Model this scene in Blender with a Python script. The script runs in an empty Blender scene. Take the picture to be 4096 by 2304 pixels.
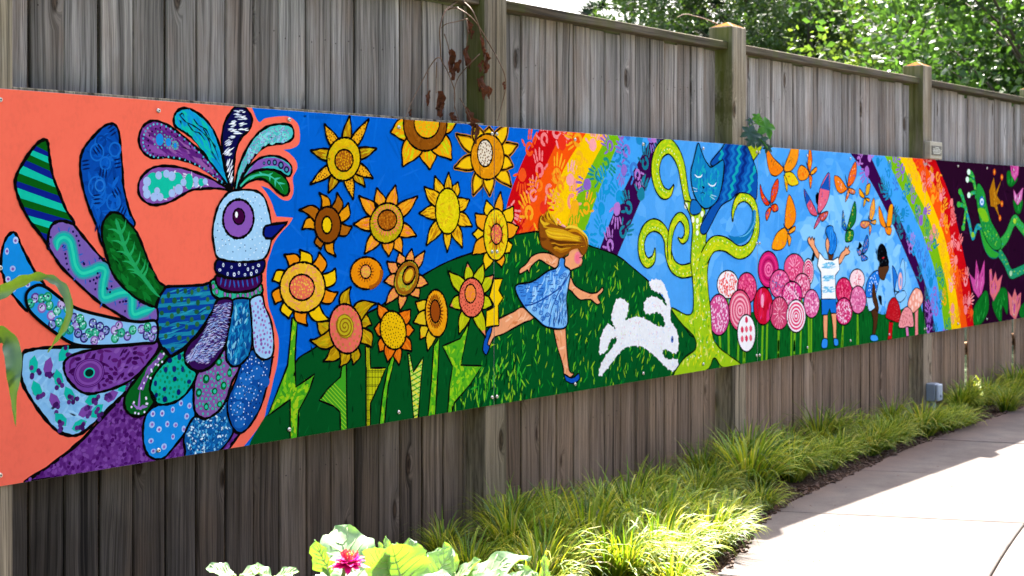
import bpy, bmesh, math, random
from mathutils import Vector, Matrix, Euler
from mathutils.geometry import tessellate_polygon

# ---------------------------------------------------------------- camera, sky, sun, exposure
scene = bpy.context.scene
COL = scene.collection
CAM_H = 1.42                       # eye height above the ground
CAM_X, CAM_Y = -2.773, -4.033      # the mural's face is the plane Y = 0, running along +X
DX, DZ = 0.60246, 0.79815          # fence direction in camera right / forward
FPX = 6030.5                       # focal length in pixels of a 4096 wide frame
CXP, HYP = 2048.0, 857.0           # principal column and horizon row

cam_d = bpy.data.cameras.new('camera')
cam = bpy.data.objects.new('camera', cam_d); COL.objects.link(cam)
cam.location = (CAM_X, CAM_Y, CAM_H)
cam.rotation_euler = (math.radians(90), 0, -math.atan2(DZ, DX))
cam_d.sensor_width = 36.0
cam_d.lens = FPX / 4096 * 36
cam_d.shift_y = -(1152 - HYP) / 4096
cam_d.clip_end = 2000
cam_d.dof.use_dof = True
cam_d.dof.focus_distance = 4.4
cam_d.dof.aperture_fstop = 9.5
scene.camera = cam

SUN_L = Vector((-1.58, -1.03, -2.4)).normalized()      # direction the sunlight travels
SUN_EL = math.asin(-SUN_L.z)
SUN_ROT = math.atan2(-SUN_L.x, -SUN_L.y)
world = bpy.data.worlds.new('World'); scene.world = world
world.use_nodes = True
wn = world.node_tree; wn.nodes.clear()
w_out = wn.nodes.new('ShaderNodeOutputWorld'); w_bg = wn.nodes.new('ShaderNodeBackground')
w_sky = wn.nodes.new('ShaderNodeTexSky'); w_sky.sky_type = 'NISHITA'; w_sky.sun_disc = False
w_sky.sun_elevation = SUN_EL; w_sky.sun_rotation = SUN_ROT
w_sky.air_density = 0.8; w_sky.dust_density = 5.0; w_sky.ozone_density = 0.6
w_bg.inputs['Strength'].default_value = 0.098
wn.links.new(w_sky.outputs[0], w_bg.inputs['Color']); wn.links.new(w_bg.outputs[0], w_out.inputs['Surface'])

sun_d = bpy.data.lights.new('sun', 'SUN'); sun = bpy.data.objects.new('sun', sun_d); COL.objects.link(sun)
sun_d.energy = 5.0; sun_d.angle = math.radians(0.55); sun_d.color = (1.0, 0.95, 0.87)
sun.rotation_euler = SUN_L.to_track_quat('-Z', 'Y').to_euler()
sun.location = (8, 6, 12)

vs = scene.view_settings
vs.view_transform = 'Standard'; vs.look = 'None'; vs.gamma = 1.0; vs.use_curve_mapping = False
vs.exposure = 3.02

# ---------------------------------------------------------------- helpers
def hexc(h):
    h = h.lstrip('#'); r = [int(h[i:i+2], 16) / 255 for i in (0, 2, 4)]
    return tuple(c / 12.92 if c <= .04045 else ((c + .055) / 1.055) ** 2.4 for c in r)

def ray(px, py):
    rx, ry = (px - CXP) / FPX, (HYP - py) / FPX
    return Vector((DX * rx + DZ, -DZ * rx + DX, ry))

def wall(px, py, y=0.0):
    """photo pixel -> (x, z) on the upright plane Y = y (the mural's own plane by default)"""
    d = ray(px, py); t = (y - CAM_Y) / d.y
    return (CAM_X + d.x * t, CAM_H + d.z * t)

def at(px, py, depth):
    """photo pixel at a distance along the view axis -> world point"""
    d = ray(px, py)
    return Vector((CAM_X, CAM_Y, CAM_H)) + d * depth

def new_mesh(name, verts, faces, mats=None, smooth=False):
    me = bpy.data.meshes.new(name)
    me.from_pydata([tuple(v) for v in verts], [], faces)
    me.update()
    for m in (mats or []): me.materials.append(m)
    if smooth: me.polygons.foreach_set('use_smooth', [True] * len(me.polygons))
    return me

def link(name, data, parent=None, loc=(0, 0, 0), rot=(0, 0, 0), scale=(1, 1, 1)):
    o = bpy.data.objects.new(name, data); COL.objects.link(o)
    o.location = loc; o.rotation_euler = rot; o.scale = scale
    if parent: o.parent = parent
    return o

def tag(o, label=None, cat=None, group=None, kind=None):
    if label: o['label'] = label
    if cat: o['category'] = cat
    if group: o['group'] = group
    if kind: o['kind'] = kind
    return o

def empty(name, loc, label, cat, group=None, rz=0):
    o = link(name, None, None, loc, (0, 0, rz)); o.empty_display_size = .05
    return tag(o, label, cat, group)

def box_data(x0, x1, y0, y1, z0, z1, ch=0.0):
    """a box, its edges chamfered by ch"""
    bm = bmesh.new()
    bmesh.ops.create_cube(bm, size=1.0)
    for v in bm.verts:
        v.co = Vector(((x0 + x1) / 2 + v.co.x * (x1 - x0), (y0 + y1) / 2 + v.co.y * (y1 - y0), (z0 + z1) / 2 + v.co.z * (z1 - z0)))
    if ch > 0:
        bmesh.ops.bevel(bm, geom=list(bm.edges), offset=ch, segments=1, affect='EDGES')
    return bm

def bm_mesh(bm, name, mat, smooth=False):
    me = bpy.data.meshes.new(name); bm.to_mesh(me); bm.free()
    if mat: me.materials.append(mat)
    if smooth: me.polygons.foreach_set('use_smooth', [True] * len(me.polygons))
    return me

def catmull(pts, closed=True, sub=5):
    n = len(pts); out = []
    rng = range(n if closed else n - 1)
    for i in rng:
        if closed: p0, p1, p2, p3 = pts[(i-1) % n], pts[i], pts[(i+1) % n], pts[(i+2) % n]
        else: p0, p1, p2, p3 = pts[max(i-1, 0)], pts[i], pts[i+1], pts[min(i+2, n-1)]
        for k in range(sub):
            t = k / sub; t2, t3 = t*t, t*t*t
            out.append(tuple(.5 * (2*p1[c] + (p2[c]-p0[c])*t + (2*p0[c]-5*p1[c]+4*p2[c]-p3[c])*t2 + (3*p1[c]-p0[c]-3*p2[c]+p3[c])*t3) for c in range(len(p1))))
    if not closed: out.append(tuple(pts[-1]))
    return out

def tube(path, radii, sides=6):
    """verts, faces of a round tube along a 3-D path"""
    V, F = [], []; n = len(path); path = [Vector(p) for p in path]
    ref = Vector((.31, .22, .92))
    for i, p in enumerate(path):
        t = (path[min(i+1, n-1)] - path[max(i-1, 0)]).normalized()
        a = t.cross(ref); a = a.normalized() if a.length > 1e-4 else Vector((1, 0, 0))
        b = t.cross(a)
        for s in range(sides):
            an = 2 * math.pi * s / sides
            V.append(p + (a * math.cos(an) + b * math.sin(an)) * radii[i])
    for i in range(n-1):
        for s in range(sides):
            q = (s + 1) % sides
            F.append((i*sides+s, i*sides+q, (i+1)*sides+q, (i+1)*sides+s))
    F.append(tuple(range(sides-1, -1, -1))); F.append(tuple((n-1)*sides + s for s in range(sides)))
    return V, F

class MB:
    """collects geometry for one mesh"""
    def __init__(s): s.V, s.F = [], []
    def add(s, V, F):
        k = len(s.V); s.V += [tuple(v) for v in V]; s.F += [tuple(i + k for i in f) for f in F]
    def mesh(s, name, mat, smooth=False): return new_mesh(name, s.V, s.F, [mat], smooth)

# ---------------------------------------------------------------- materials
def mat(name):
    m = bpy.data.materials.new(name); m.use_nodes = True
    nt = m.node_tree; b = nt.nodes['Principled BSDF']
    return m, nt, b
def N(nt, t, **kw):
    n = nt.nodes.new(t)
    for k, v in kw.items(): setattr(n, k, v)
    return n
def mixc(nt, a, b, fac, mode='MIX'):
    m = N(nt, 'ShaderNodeMix', data_type='RGBA', blend_type=mode)
    for sock, v in ((m.inputs['Factor'], fac), (m.inputs['A'], a), (m.inputs['B'], b)):
        if isinstance(v, (int, float)): sock.default_value = v
        elif isinstance(v, tuple): sock.default_value = (*v, 1)[:4]
        else: nt.links.new(v, sock)
    return m.outputs['Result']
def ramp(nt, src, stops):
    r = N(nt, 'ShaderNodeValToRGB'); cr = r.color_ramp
    while len(cr.elements) < len(stops): cr.elements.new(.5)
    for e, (p, c) in zip(cr.elements, stops):
        e.position = p; e.color = (c, c, c, 1) if isinstance(c, (int, float)) else (*c, 1)
    nt.links.new(src, r.inputs[0]); return r.outputs[0]
def noise(nt, vec, scale, detail=4, rough=.55):
    n = N(nt, 'ShaderNodeTexNoise'); n.inputs['Scale'].default_value = scale
    n.inputs['Detail'].default_value = detail; n.inputs['Roughness'].default_value = rough
    if vec is not None: nt.links.new(vec, n.inputs['Vector'])
    return n.outputs[0]
def vmath(nt, op, a, b):
    n = N(nt, 'ShaderNodeVectorMath', operation=op)
    for sock, v in zip(n.inputs, (a, b)):
        if isinstance(v, tuple): sock.default_value = v
        else: nt.links.new(v, sock)
    return n.outputs[0]
def fmath(nt, op, a, b=0.0, clamp=False):
    n = N(nt, 'ShaderNodeMath', operation=op); n.use_clamp = clamp
    for sock, v in zip(n.inputs, (a, b)):
        if isinstance(v, (int, float)): sock.default_value = v
        else: nt.links.new(v, sock)
    return n.outputs[0]
def bump(nt, b, h, strength, dist):
    n = N(nt, 'ShaderNodeBump'); n.inputs['Strength'].default_value = strength; n.inputs['Distance'].default_value = dist
    nt.links.new(h, n.inputs['Height']); nt.links.new(n.outputs[0], b.inputs['Normal'])

def plain(name, col, rough=.6, metal=0.0, var=0.0, scale=20):
    m, nt, b = mat(name)
    b.inputs['Roughness'].default_value = rough; b.inputs['Metallic'].default_value = metal
    c = hexc(col)
    if var:
        g = N(nt, 'ShaderNodeNewGeometry').outputs['Position']
        f = ramp(nt, noise(nt, g, scale), [(.3, 1 - var), (.7, 1 + var)])
        nt.links.new(mixc(nt, c, f, 1.0, 'MULTIPLY'), b.inputs['Base Color'])
    else: b.inputs['Base Color'].default_value = (*c, 1)
    return m

def wood(name, greys, brown, moss=0.0, knots=True, bright=1.0, lowc='#8A6C54', flat=False, damp_shade=True):
    """weathered softwood, grain upright; every board differs through its object's random number"""
    m, nt, b = mat(name)
    pos = N(nt, 'ShaderNodeNewGeometry').outputs['Position']
    rnd = N(nt, 'ShaderNodeObjectInfo').outputs['Random']
    off = N(nt, 'ShaderNodeCombineXYZ')
    nt.links.new(fmath(nt, 'MULTIPLY', rnd, 37.0), off.inputs[0]); nt.links.new(fmath(nt, 'MULTIPLY', rnd, 91.0), off.inputs[2])
    p = vmath(nt, 'ADD', pos, off.outputs[0])
    if flat:      # grain along X
        sx_ = N(nt, 'ShaderNodeSeparateXYZ'); cx_ = N(nt, 'ShaderNodeCombineXYZ'); nt.links.new(p, sx_.inputs[0])
        nt.links.new(sx_.outputs[2], cx_.inputs[0]); nt.links.new(sx_.outputs[1], cx_.inputs[1]); nt.links.new(sx_.outputs[0], cx_.inputs[2]); p = cx_.outputs[0]
    # knots: scattered points that push the grain aside
    vor = N(nt, 'ShaderNodeTexVoronoi', feature='F1'); vor.inputs['Scale'].default_value = 1.0
    nt.links.new(vmath(nt, 'MULTIPLY', p, (6.5, 0.02, 2.1)), vor.inputs['Vector'])
    kd = vor.outputs['Distance']
    push = ramp(nt, kd, [(.0, 1.0), (.22, 0.0)])
    warp = fmath(nt, 'MULTIPLY', push, .045 if knots else 0.0)
    wob = fmath(nt, 'MULTIPLY', noise(nt, vmath(nt, 'MULTIPLY', p, (3, 3, 1.3)), 1.0, 2), .05)
    sh = N(nt, 'ShaderNodeCombineXYZ'); nt.links.new(fmath(nt, 'ADD', warp, wob), sh.inputs[0])
    pw = vmath(nt, 'ADD', p, sh.outputs[0])
    fine = noise(nt, vmath(nt, 'MULTIPLY', pw, (260, 120, 4.0)), 1.0, 5, .6)
    mid = noise(nt, vmath(nt, 'MULTIPLY', pw, (55, 40, 1.1)), 1.0, 4, .55)
    broad = noise(nt, vmath(nt, 'MULTIPLY', pw, (11, 8, .55)), 1.0, 3, .5)
    blot = noise(nt, vmath(nt, 'MULTIPLY', p, (5, 5, 2.2)), 1.0, 4, .6)
    c = mixc(nt, hexc(greys[0]), hexc(greys[1]), ramp(nt, broad, [(.35, 0.0), (.66, 1.0)]))
    c = mixc(nt, c, hexc(brown), ramp(nt, blot, [(.45, 0.0), (.75, .75)]))
    # under the mural the boards kept brown; warm bounce light is coloured in too
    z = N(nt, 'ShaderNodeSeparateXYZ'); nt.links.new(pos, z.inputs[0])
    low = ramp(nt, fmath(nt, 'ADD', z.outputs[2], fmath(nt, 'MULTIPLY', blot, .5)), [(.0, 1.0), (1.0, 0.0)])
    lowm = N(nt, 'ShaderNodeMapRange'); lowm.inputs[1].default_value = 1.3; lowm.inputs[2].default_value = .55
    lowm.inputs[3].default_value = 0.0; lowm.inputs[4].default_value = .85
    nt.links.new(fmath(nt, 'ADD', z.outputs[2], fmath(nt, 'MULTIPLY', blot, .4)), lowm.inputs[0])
    if damp_shade:      # boards beside the vegetable bed: their shade put into the colour, along with damp
        dry_lit = N(nt, 'ShaderNodeMapRange'); dry_lit.inputs[1].default_value = 1.2; dry_lit.inputs[2].default_value = 4.2  # runs from the shaded left end to the brighter right
        nt.links.new(fmath(nt, 'ADD', z.outputs[0], fmath(nt, 'MULTIPLY', blot, 1.6)), dry_lit.inputs[0])
        c = mixc(nt, c, mixc(nt, hexc('#372D23'), hexc(lowc), dry_lit.outputs[0]), lowm.outputs[0])
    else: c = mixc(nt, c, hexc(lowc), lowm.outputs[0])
    c = mixc(nt, c, ramp(nt, mid, [(.3, .40), (.5, .98), (.7, 1.38)]), .9, 'MULTIPLY')
    c = mixc(nt, c, ramp(nt, fine, [(.32, .42), (.52, 1.0), (.75, 1.4)]), .9, 'MULTIPLY')
    streak = noise(nt, vmath(nt, 'MULTIPLY', pw, (28, 20, .35)), 1.0, 3, .5)
    c = mixc(nt, c, ramp(nt, streak, [(.32, .22), (.42, 1.0)]), .95, 'MULTIPLY')
    if knots:
        c = mixc(nt, c, ramp(nt, kd, [(.03, (.12, .08, .06)), (.065, (.46, .36, .28)), (.09, (.22, .18, .15)), (.125, (1, 1, 1))]), .92, 'MULTIPLY')
    c = mixc(nt, c, ramp(nt, fmath(nt, 'FRACT', fmath(nt, 'MULTIPLY', rnd, 7.31)), [(0, tuple(.68*bright*q for q in (1, .97, .93))), (.35, tuple(.95*bright*q for q in (1, 1, 1))), (.7, tuple(1.1*bright*q for q in (1, .97, .93))), (1, tuple(1.22*bright*q for q in (.98, 1, 1)))]), 1.0, 'MULTIPLY')
    if moss:
        mo = ramp(nt, noise(nt, vmath(nt, 'MULTIPLY', pos, (9, 9, 1.4)), 1.0, 5), [(.42, 0.0), (.62, moss)])
        c = mixc(nt, c, hexc('#4A5216'), mo)
    nt.links.new(c, b.inputs['Base Color'])
    b.inputs['Roughness'].default_value = .88; b.inputs['Specular IOR Level'].default_value = .1
    hgt = fmath(nt, 'ADD', fmath(nt, 'MULTIPLY', mid, .6), fmath(nt, 'MULTIPLY', fine, .5))
    bump(nt, b, hgt, .55, .004)
    return m

def leafmat(name, cols, trans=.45, rough=.5, var_scale=3.0, back=None, spec=.4, randobj=False):
    """leaf tissue: part of the light goes through"""
    m, nt, b = mat(name)
    out = nt.nodes['Material Output']
    pos = N(nt, 'ShaderNodeNewGeometry')
    ns = noise(nt, pos.outputs['Position'], var_scale, 3)
    c = mixc(nt, hexc(cols[0]), hexc(cols[1]), ramp(nt, ns, [(.35, 0.0), (.65, 1.0)]))
    isl = N(nt, 'ShaderNodeNewGeometry').outputs['Random Per Island']
    c = mixc(nt, c, ramp(nt, isl, [(0, .65), (1, 1.35)]), 1.0, 'MULTIPLY')
    nt.links.new(c, b.inputs['Base Color']); b.inputs['Roughness'].default_value = rough
    b.inputs['Specular IOR Level'].default_value = spec
    tr = N(nt, 'ShaderNodeBsdfTranslucent')
    nt.links.new(mixc(nt, c, hexc(back) if back else (1.15, 1.2, .6), .9 if back else 1.0, 'MIX' if back else 'MULTIPLY'), tr.inputs['Color'])
    mx = N(nt, 'ShaderNodeMixShader'); mx.inputs[0].default_value = trans
    nt.links.new(b.outputs[0], mx.inputs[1]); nt.links.new(tr.outputs[0], mx.inputs[2])
    nt.links.new(mx.outputs[0], out.inputs['Surface'])
    return m

M = {}
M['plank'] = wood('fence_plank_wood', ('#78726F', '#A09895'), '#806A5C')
M['post'] = wood('fence_post_wood', ('#746A5E', '#8E8270'), '#705E48', moss=.05, bright=1.32, lowc='#8A7862', damp_shade=False)
M['cap'] = wood('fence_cap_wood', ('#4C443C', '#60564A'), '#54402C', moss=.35, knots=False, flat=True, damp_shade=False)
def paint_mat():
    m, nt, b = mat('mural_paint')
    a = N(nt, 'ShaderNodeAttribute'); a.attribute_name = 'paint'
    pos = N(nt, 'ShaderNodeNewGeometry').outputs['Position']
    n1 = noise(nt, pos, 9.0, 4, .6)
    n2 = noise(nt, vmath(nt, 'MULTIPLY', pos, (70, 1, 45)), 1.0, 4, .6)
    f = fmath(nt, 'ADD', fmath(nt, 'MULTIPLY', n1, .5), fmath(nt, 'MULTIPLY', n2, .5))
    c = mixc(nt, a.outputs['Color'], ramp(nt, f, [(.32, .92), (.5, 1.0), (.68, 1.07)]), 1.0, 'MULTIPLY')
    nt.links.new(c, b.inputs['Base Color'])
    nt.links.new(ramp(nt, n1, [(.3, .42), (.7, .6)]), b.inputs['Roughness']); b.inputs['Specular IOR Level'].default_value = 0.0
    bump(nt, b, n2, .12, .0006)
    return m
M['paint'] = paint_mat()
M['board'] = plain('aluminium_composite_board', '#B8B4AE', .5, 0.1)
M['steel'] = plain('screw_steel', '#C9C5BC', .3, .9)
M['socket'] = plain('screw_socket', '#3A3836', .5, .6)
# ---------------------------------------------------------------- the mural: painting library
# Shapes are measured on the photograph, then laid out flat in the mural's own plane (metres along the fence, height).
MUR_T, MUR_B = CAM_H + .3855, CAM_H - .8338
SEAMS = [-.052, 2.438, 4.876, 7.346, 9.79]
STEP, JIT = 2e-5, 2e-6

def zoom(x0, y0, s):
    def f(txt):
        return [(x0 + float(a.split(',')[0]) / s, y0 + float(a.split(',')[1]) / s) for a in txt.split()]
    f.k = s; f.o = (x0, y0)
    return f
A = zoom(0, 300, 1.811); B = zoom(500, 400, 1.6097); C = zoom(0, 1100, 1.61); D = zoom(560, 1000, 1.61)
E_ = zoom(1100, 400, 2.07); F_ = zoom(1000, 950, 1.7045); G = zoom(1900, 500, 1.3178); H = zoom(2400, 500, 1.449)
I = zoom(2950, 550, 1.61); J = zoom(3496, 550, 1.8117)

def W(src): return [wall(*p) for p in src]
def inside(p, poly):
    x, y = p; r = False; j = len(poly) - 1
    for i in range(len(poly)):
        xi, yi = poly[i]; xj, yj = poly[j]
        if (yi > y) != (yj > y) and x < (xj - xi) * (y - yi) / (yj - yi) + xi: r = not r
        j = i
    return r
def tess(poly):
    return [[poly[i] for i in t] for t in tessellate_polygon([[Vector((p[0], p[1], 0)) for p in poly]])]
def clip_convex(sub, clip):
    ar = sum(clip[i-1][0]*clip[i][1] - clip[i][0]*clip[i-1][1] for i in range(len(clip)))
    if ar < 0: clip = clip[::-1]
    out = sub
    for i in range(len(clip)):
        a, b = clip[i-1], clip[i]; src = out; out = []
        if not src: return []
        side = lambda p: (b[0]-a[0])*(p[1]-a[1]) - (b[1]-a[1])*(p[0]-a[0])
        for k in range(len(src)):
            p, q = src[k-1], src[k]; sp, sq = side(p), side(q)
            if (sp >= 0) != (sq >= 0):
                t = sp / (sp - sq); out.append((p[0]+(q[0]-p[0])*t, p[1]+(q[1]-p[1])*t))
            if sq >= 0: out.append(q)
    return out

MOTIFS = []
class Motif:
    """one painted figure; polygons kept as (points, colour, height above the board)"""
    def __init__(s, name, level, label=None):
        s.name, s.lv, s.label, s.P = name, level, label, []; s.j = 0; s.hi = False; s.prev = level; s.w = None
        MOTIFS.append(s)
    def up(s, n=1):
        s.prev = s.lv; s.lv += n * (4 if s.hi else 1); s.hi = False
    def dn(s): s.lv = s.prev; s.hi = True
    def put(s, poly, col, cyc=31):
        if cyc > 9: s.hi = True
        s.j = (s.j + 1) % cyc
        s.P.append((poly, col, s.lv * STEP + s.j * JIT))
    def fill(s, w, col):
        c = hexc(col) if isinstance(col, str) else col
        h = s.lv * STEP
        for t in tess(w): s.P.append((t, c, h))
        s.up()
    def clipfill(s, w, quad, col):
        c = hexc(col)
        for t in tess(w):
            q = clip_convex(t, quad)
            if len(q) > 2: s.put(q, c, 3)
    def stroke(s, w, width, col, closed=False, taper=None, rough=0.0):
        c = hexc(col) if isinstance(col, str) else col; n = len(w)
        L, R = [], []
        for i in range(n):
            if closed: a, b = w[i-1], w[(i+1) % n]
            else: a, b = w[max(i-1, 0)], w[min(i+1, n-1)]
            dx, dy = b[0]-a[0], b[1]-a[1]; l = math.hypot(dx, dy) or 1e-9
            hw = (width if not isinstance(width, (list, tuple)) else width[i]) / 2
            if taper: t = i / (n-1); hw *= max(.04, min(1, t / taper[0] if taper[0] else 1, (1-t) / taper[1] if taper[1] else 1))
            if rough: hw *= 1 + rough * math.sin(i * 1.7 + n) * .5 + rough * math.sin(i * .61) * .5
            nx, ny = -dy / l * hw, dx / l * hw
            L.append((w[i][0]+nx, w[i][1]+ny)); R.append((w[i][0]-nx, w[i][1]-ny))
        for i in range(n if closed else n-1):
            k = (i+1) % n
            s.put([L[i], L[k], R[k], R[i]], c, 5)
        s.up()
    def shape(s, src, col, ow=.0085, oc='#0C0A0A', smooth=True, sub=5):
        pts = catmull(src, True, sub) if smooth else [p for i in range(len(src)) for p in [(src[i-1][0]+(src[i][0]-src[i-1][0])*k/4, src[i-1][1]+(src[i][1]-src[i-1][1])*k/4) for k in range(1, 5)]]
        w = W(pts)
        if col: s.fill(w, col)
        s.w = w; s.ow, s.oc = ow, oc
        return w
    def line(s, w=None):
        if s.ow: s.stroke(w or s.w, s.ow, s.oc, True, rough=.35)
    def both(s, src, col, ow=.0085, oc='#0C0A0A', smooth=True, sub=5):
        w = s.shape(src, col, ow, oc, smooth, sub); s.line(); return w
    def dot(s, p, r, col, r2=None, n=9, ang=0):
        c = hexc(col) if isinstance(col, str) else col; r2 = r2 or r
        ca, sa = math.cos(ang), math.sin(ang)
        s.put([(p[0] + r*math.cos(a)*ca - r2*math.sin(a)*sa, p[1] + r*math.cos(a)*sa + r2*math.sin(a)*ca) for a in [2*math.pi*k/n for k in range(n)]], c)
    def dab(s, p, L, wd, ang, col):
        c = hexc(col) if isinstance(col, str) else col
        ca, sa = math.cos(ang), math.sin(ang)
        s.put([(p[0]+x*L*ca-y*wd*sa, p[1]+x*L*sa+y*wd*ca) for x, y in ((-.5, 0), (-.2, .45), (.2, .5), (.5, .05), (.15, -.45), (-.25, -.5))], c)
    def scatter(s, w, n, seed=1, gap=0.0):
        rd = random.Random(seed); xs = [p[0] for p in w]; ys = [p[1] for p in w]; out = []; k = 0
        while len(out) < n and k < n * 40:
            k += 1; p = (rd.uniform(min(xs), max(xs)), rd.uniform(min(ys), max(ys)))
            if inside(p, w) and all((p[0]-q[0])**2 + (p[1]-q[1])**2 > gap*gap for q in out): out.append(p)
        return out
    def dabs(s, w, n, L, wd, ang, cols, seed=1, gap=0.0, spread=.3):
        rd = random.Random(seed + 7)
        for p in s.scatter(w, n, seed, gap):
            l, d, a, c = L * rd.uniform(.6, 1.3), wd * rd.uniform(.6, 1.3), ang + rd.gauss(0, spread), rd.choice(cols)
            if s.w and not all(inside((p[0]+l*.5*q*math.cos(a), p[1]+l*.5*q*math.sin(a)), s.w) for q in (-1, 0, 1)): continue
            s.dab(p, l, d, a, c)
        s.up()
    def dots(s, w, n, r, cols, seed=1, gap=0.0, inner=None, ri=.5):
        rd = random.Random(seed + 3); ps = s.scatter(w, n, seed, gap)
        if s.w: ps = [p for p in ps if inside((p[0], p[1]+r), s.w) and inside((p[0], p[1]-r), s.w) and inside((p[0]+r, p[1]), s.w) and inside((p[0]-r, p[1]), s.w)]
        for p in ps: s.dot(p, r * rd.uniform(.75, 1.2), rd.choice(cols), r * rd.uniform(.8, 1.25))
        s.up()
        if inner:
            for p in ps: s.dot((p[0] + rd.uniform(-.1, .1)*r, p[1] + rd.uniform(-.1, .1)*r), r * ri, rd.choice(inner))
            s.up()
    def curve(s, src, width, col, taper=None, sub=6, rough=0.0):
        s.stroke(W(catmull(src, False, sub)), width, col, False, taper, rough)
    def limb(s, src, widths, col, oc='#0C0A0A', ow=.008):
        """a tapering stroke with an outline on both sides"""
        n = len(src); sub = 6; w = W(catmull(src, False, sub))
        ws = [p[0] for p in catmull([(x,) for x in widths], False, sub)]
        L, R = [], []
        for i in range(len(w)):
            a, b = w[max(i-1, 0)], w[min(i+1, len(w)-1)]; dx, dy = b[0]-a[0], b[1]-a[1]; l = math.hypot(dx, dy) or 1e-9
            L.append((w[i][0]-dy/l*ws[i]/2, w[i][1]+dx/l*ws[i]/2)); R.append((w[i][0]+dy/l*ws[i]/2, w[i][1]-dx/l*ws[i]/2))
        return w, ws, L, R

def ellipse(z, cx, cy, rx, ry, rot=0, n=28):
    ca, sa = math.cos(math.radians(rot)), math.sin(math.radians(rot)); o = []
    for k in range(n):
        a = 2*math.pi*k/n; x, y = rx*math.cos(a), ry*math.sin(a)
        o.append((z.o[0] + (cx + x*ca - y*sa) / z.k, z.o[1] + (cy + x*sa + y*ca) / z.k))
    return o
def hull_in(w, f):
    cx = sum(p[0] for p in w) / len(w); cy = sum(p[1] for p in w) / len(w)
    return [(cx + (p[0]-cx)*f, cy + (p[1]-cy)*f) for p in w]

def hand(m, p, size, ang, col, rd):
    """a child's hand print: hollow palm patches and five fingers"""
    c = hexc(col); flip = rd.choice((-1, 1))
    def T(x, y):
        x *= flip; return (p[0] + size*(x*math.cos(ang) - y*math.sin(ang)), p[1] + size*(x*math.sin(ang) + y*math.cos(ang)))
    k = 10
    if rd.random() < .6:      # palm with a bare middle
        ring = [(math.cos(2*math.pi*i/k), math.sin(2*math.pi*i/k)) for i in range(k)]
        cut = rd.randrange(k)
        for i in range(k):
            if i == cut: continue
            a, b = ring[i], ring[(i+1) % k]; f = rd.uniform(.35, .55)
            m.put([T(.25*a[0], .27*a[1]), T(.25*b[0], .27*b[1]), T(.25*f*b[0], .27*f*b[1]), T(.25*f*a[0], .27*f*a[1])], c)
    else: m.put([T(.25*math.cos(2*math.pi*i/k)*rd.uniform(.85, 1.1), .27*math.sin(2*math.pi*i/k)*rd.uniform(.85, 1.1)) for i in range(k)], c)
    for bx, by, a, L, wd in ((-.18, .26, .28, .38, .1), (-.06, .3, .08, .46, .11), (.07, .3, -.08, .44, .11), (.19, .24, -.3, .34, .09), (-.26, -.02, 1.05, .3, .11)):
        a += rd.gauss(0, .08); dx, dy = -math.sin(a), math.cos(a); nx, ny = dy, -dx
        g = rd.uniform(0, .1)
        segs = ((g, .45), (.52, 1.0)) if rd.random() < .5 else ((g, 1.0),)
        for t0, t1 in segs:
            x0, y0, x1, y1 = bx+dx*L*t0, by+dy*L*t0, bx+dx*L*t1, by+dy*L*t1
            h = wd/2; xm, ym = (x0+x1)/2, (y0+y1)/2
            m.put([T(x0+nx*h*.7, y0+ny*h*.7), T(xm+nx*h, ym+ny*h), T(x1+nx*h*.6, y1+ny*h*.6), T(x1+dx*h*.6, y1+dy*h*.6), T(x1-nx*h*.6, y1-ny*h*.6), T(xm-nx*h, ym-ny*h), T(x0-nx*h*.7, y0-ny*h*.7)], c)
# ---------------------------------------------------------------- ground, path
def ground_mat():
    m, nt, b = mat('mulched_soil')
    pos = N(nt, 'ShaderNodeNewGeometry').outputs['Position']
    a = noise(nt, pos, 26, 6, .7); c = noise(nt, pos, 2.2, 3)
    col = mixc(nt, hexc('#2E211A'), hexc('#523A2C'), ramp(nt, a, [(.3, 0.0), (.7, 1.0)]))
    col = mixc(nt, col, hexc('#4A3A2E'), ramp(nt, c, [(.4, 0.0), (.6, .7)]))
    nt.links.new(col, b.inputs['Base Color']); b.inputs['Roughness'].default_value = .95; b.inputs['Specular IOR Level'].default_value = .05
    bump(nt, b, a, .8, .03); return m
M['soil'] = ground_mat()
def lawn_mat():
    m, nt, b = mat('far_lawn')
    pos = N(nt, 'ShaderNodeNewGeometry').outputs['Position']
    a = noise(nt, pos, 14, 6, .7)
    nt.links.new(mixc(nt, hexc('#24340F'), hexc('#3C4E20'), ramp(nt, a, [(.3, 0.0), (.7, 1.0)])), b.inputs['Base Color']); b.inputs['Roughness'].default_value = .95
    return m
M['lawn'] = lawn_mat()
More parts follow.
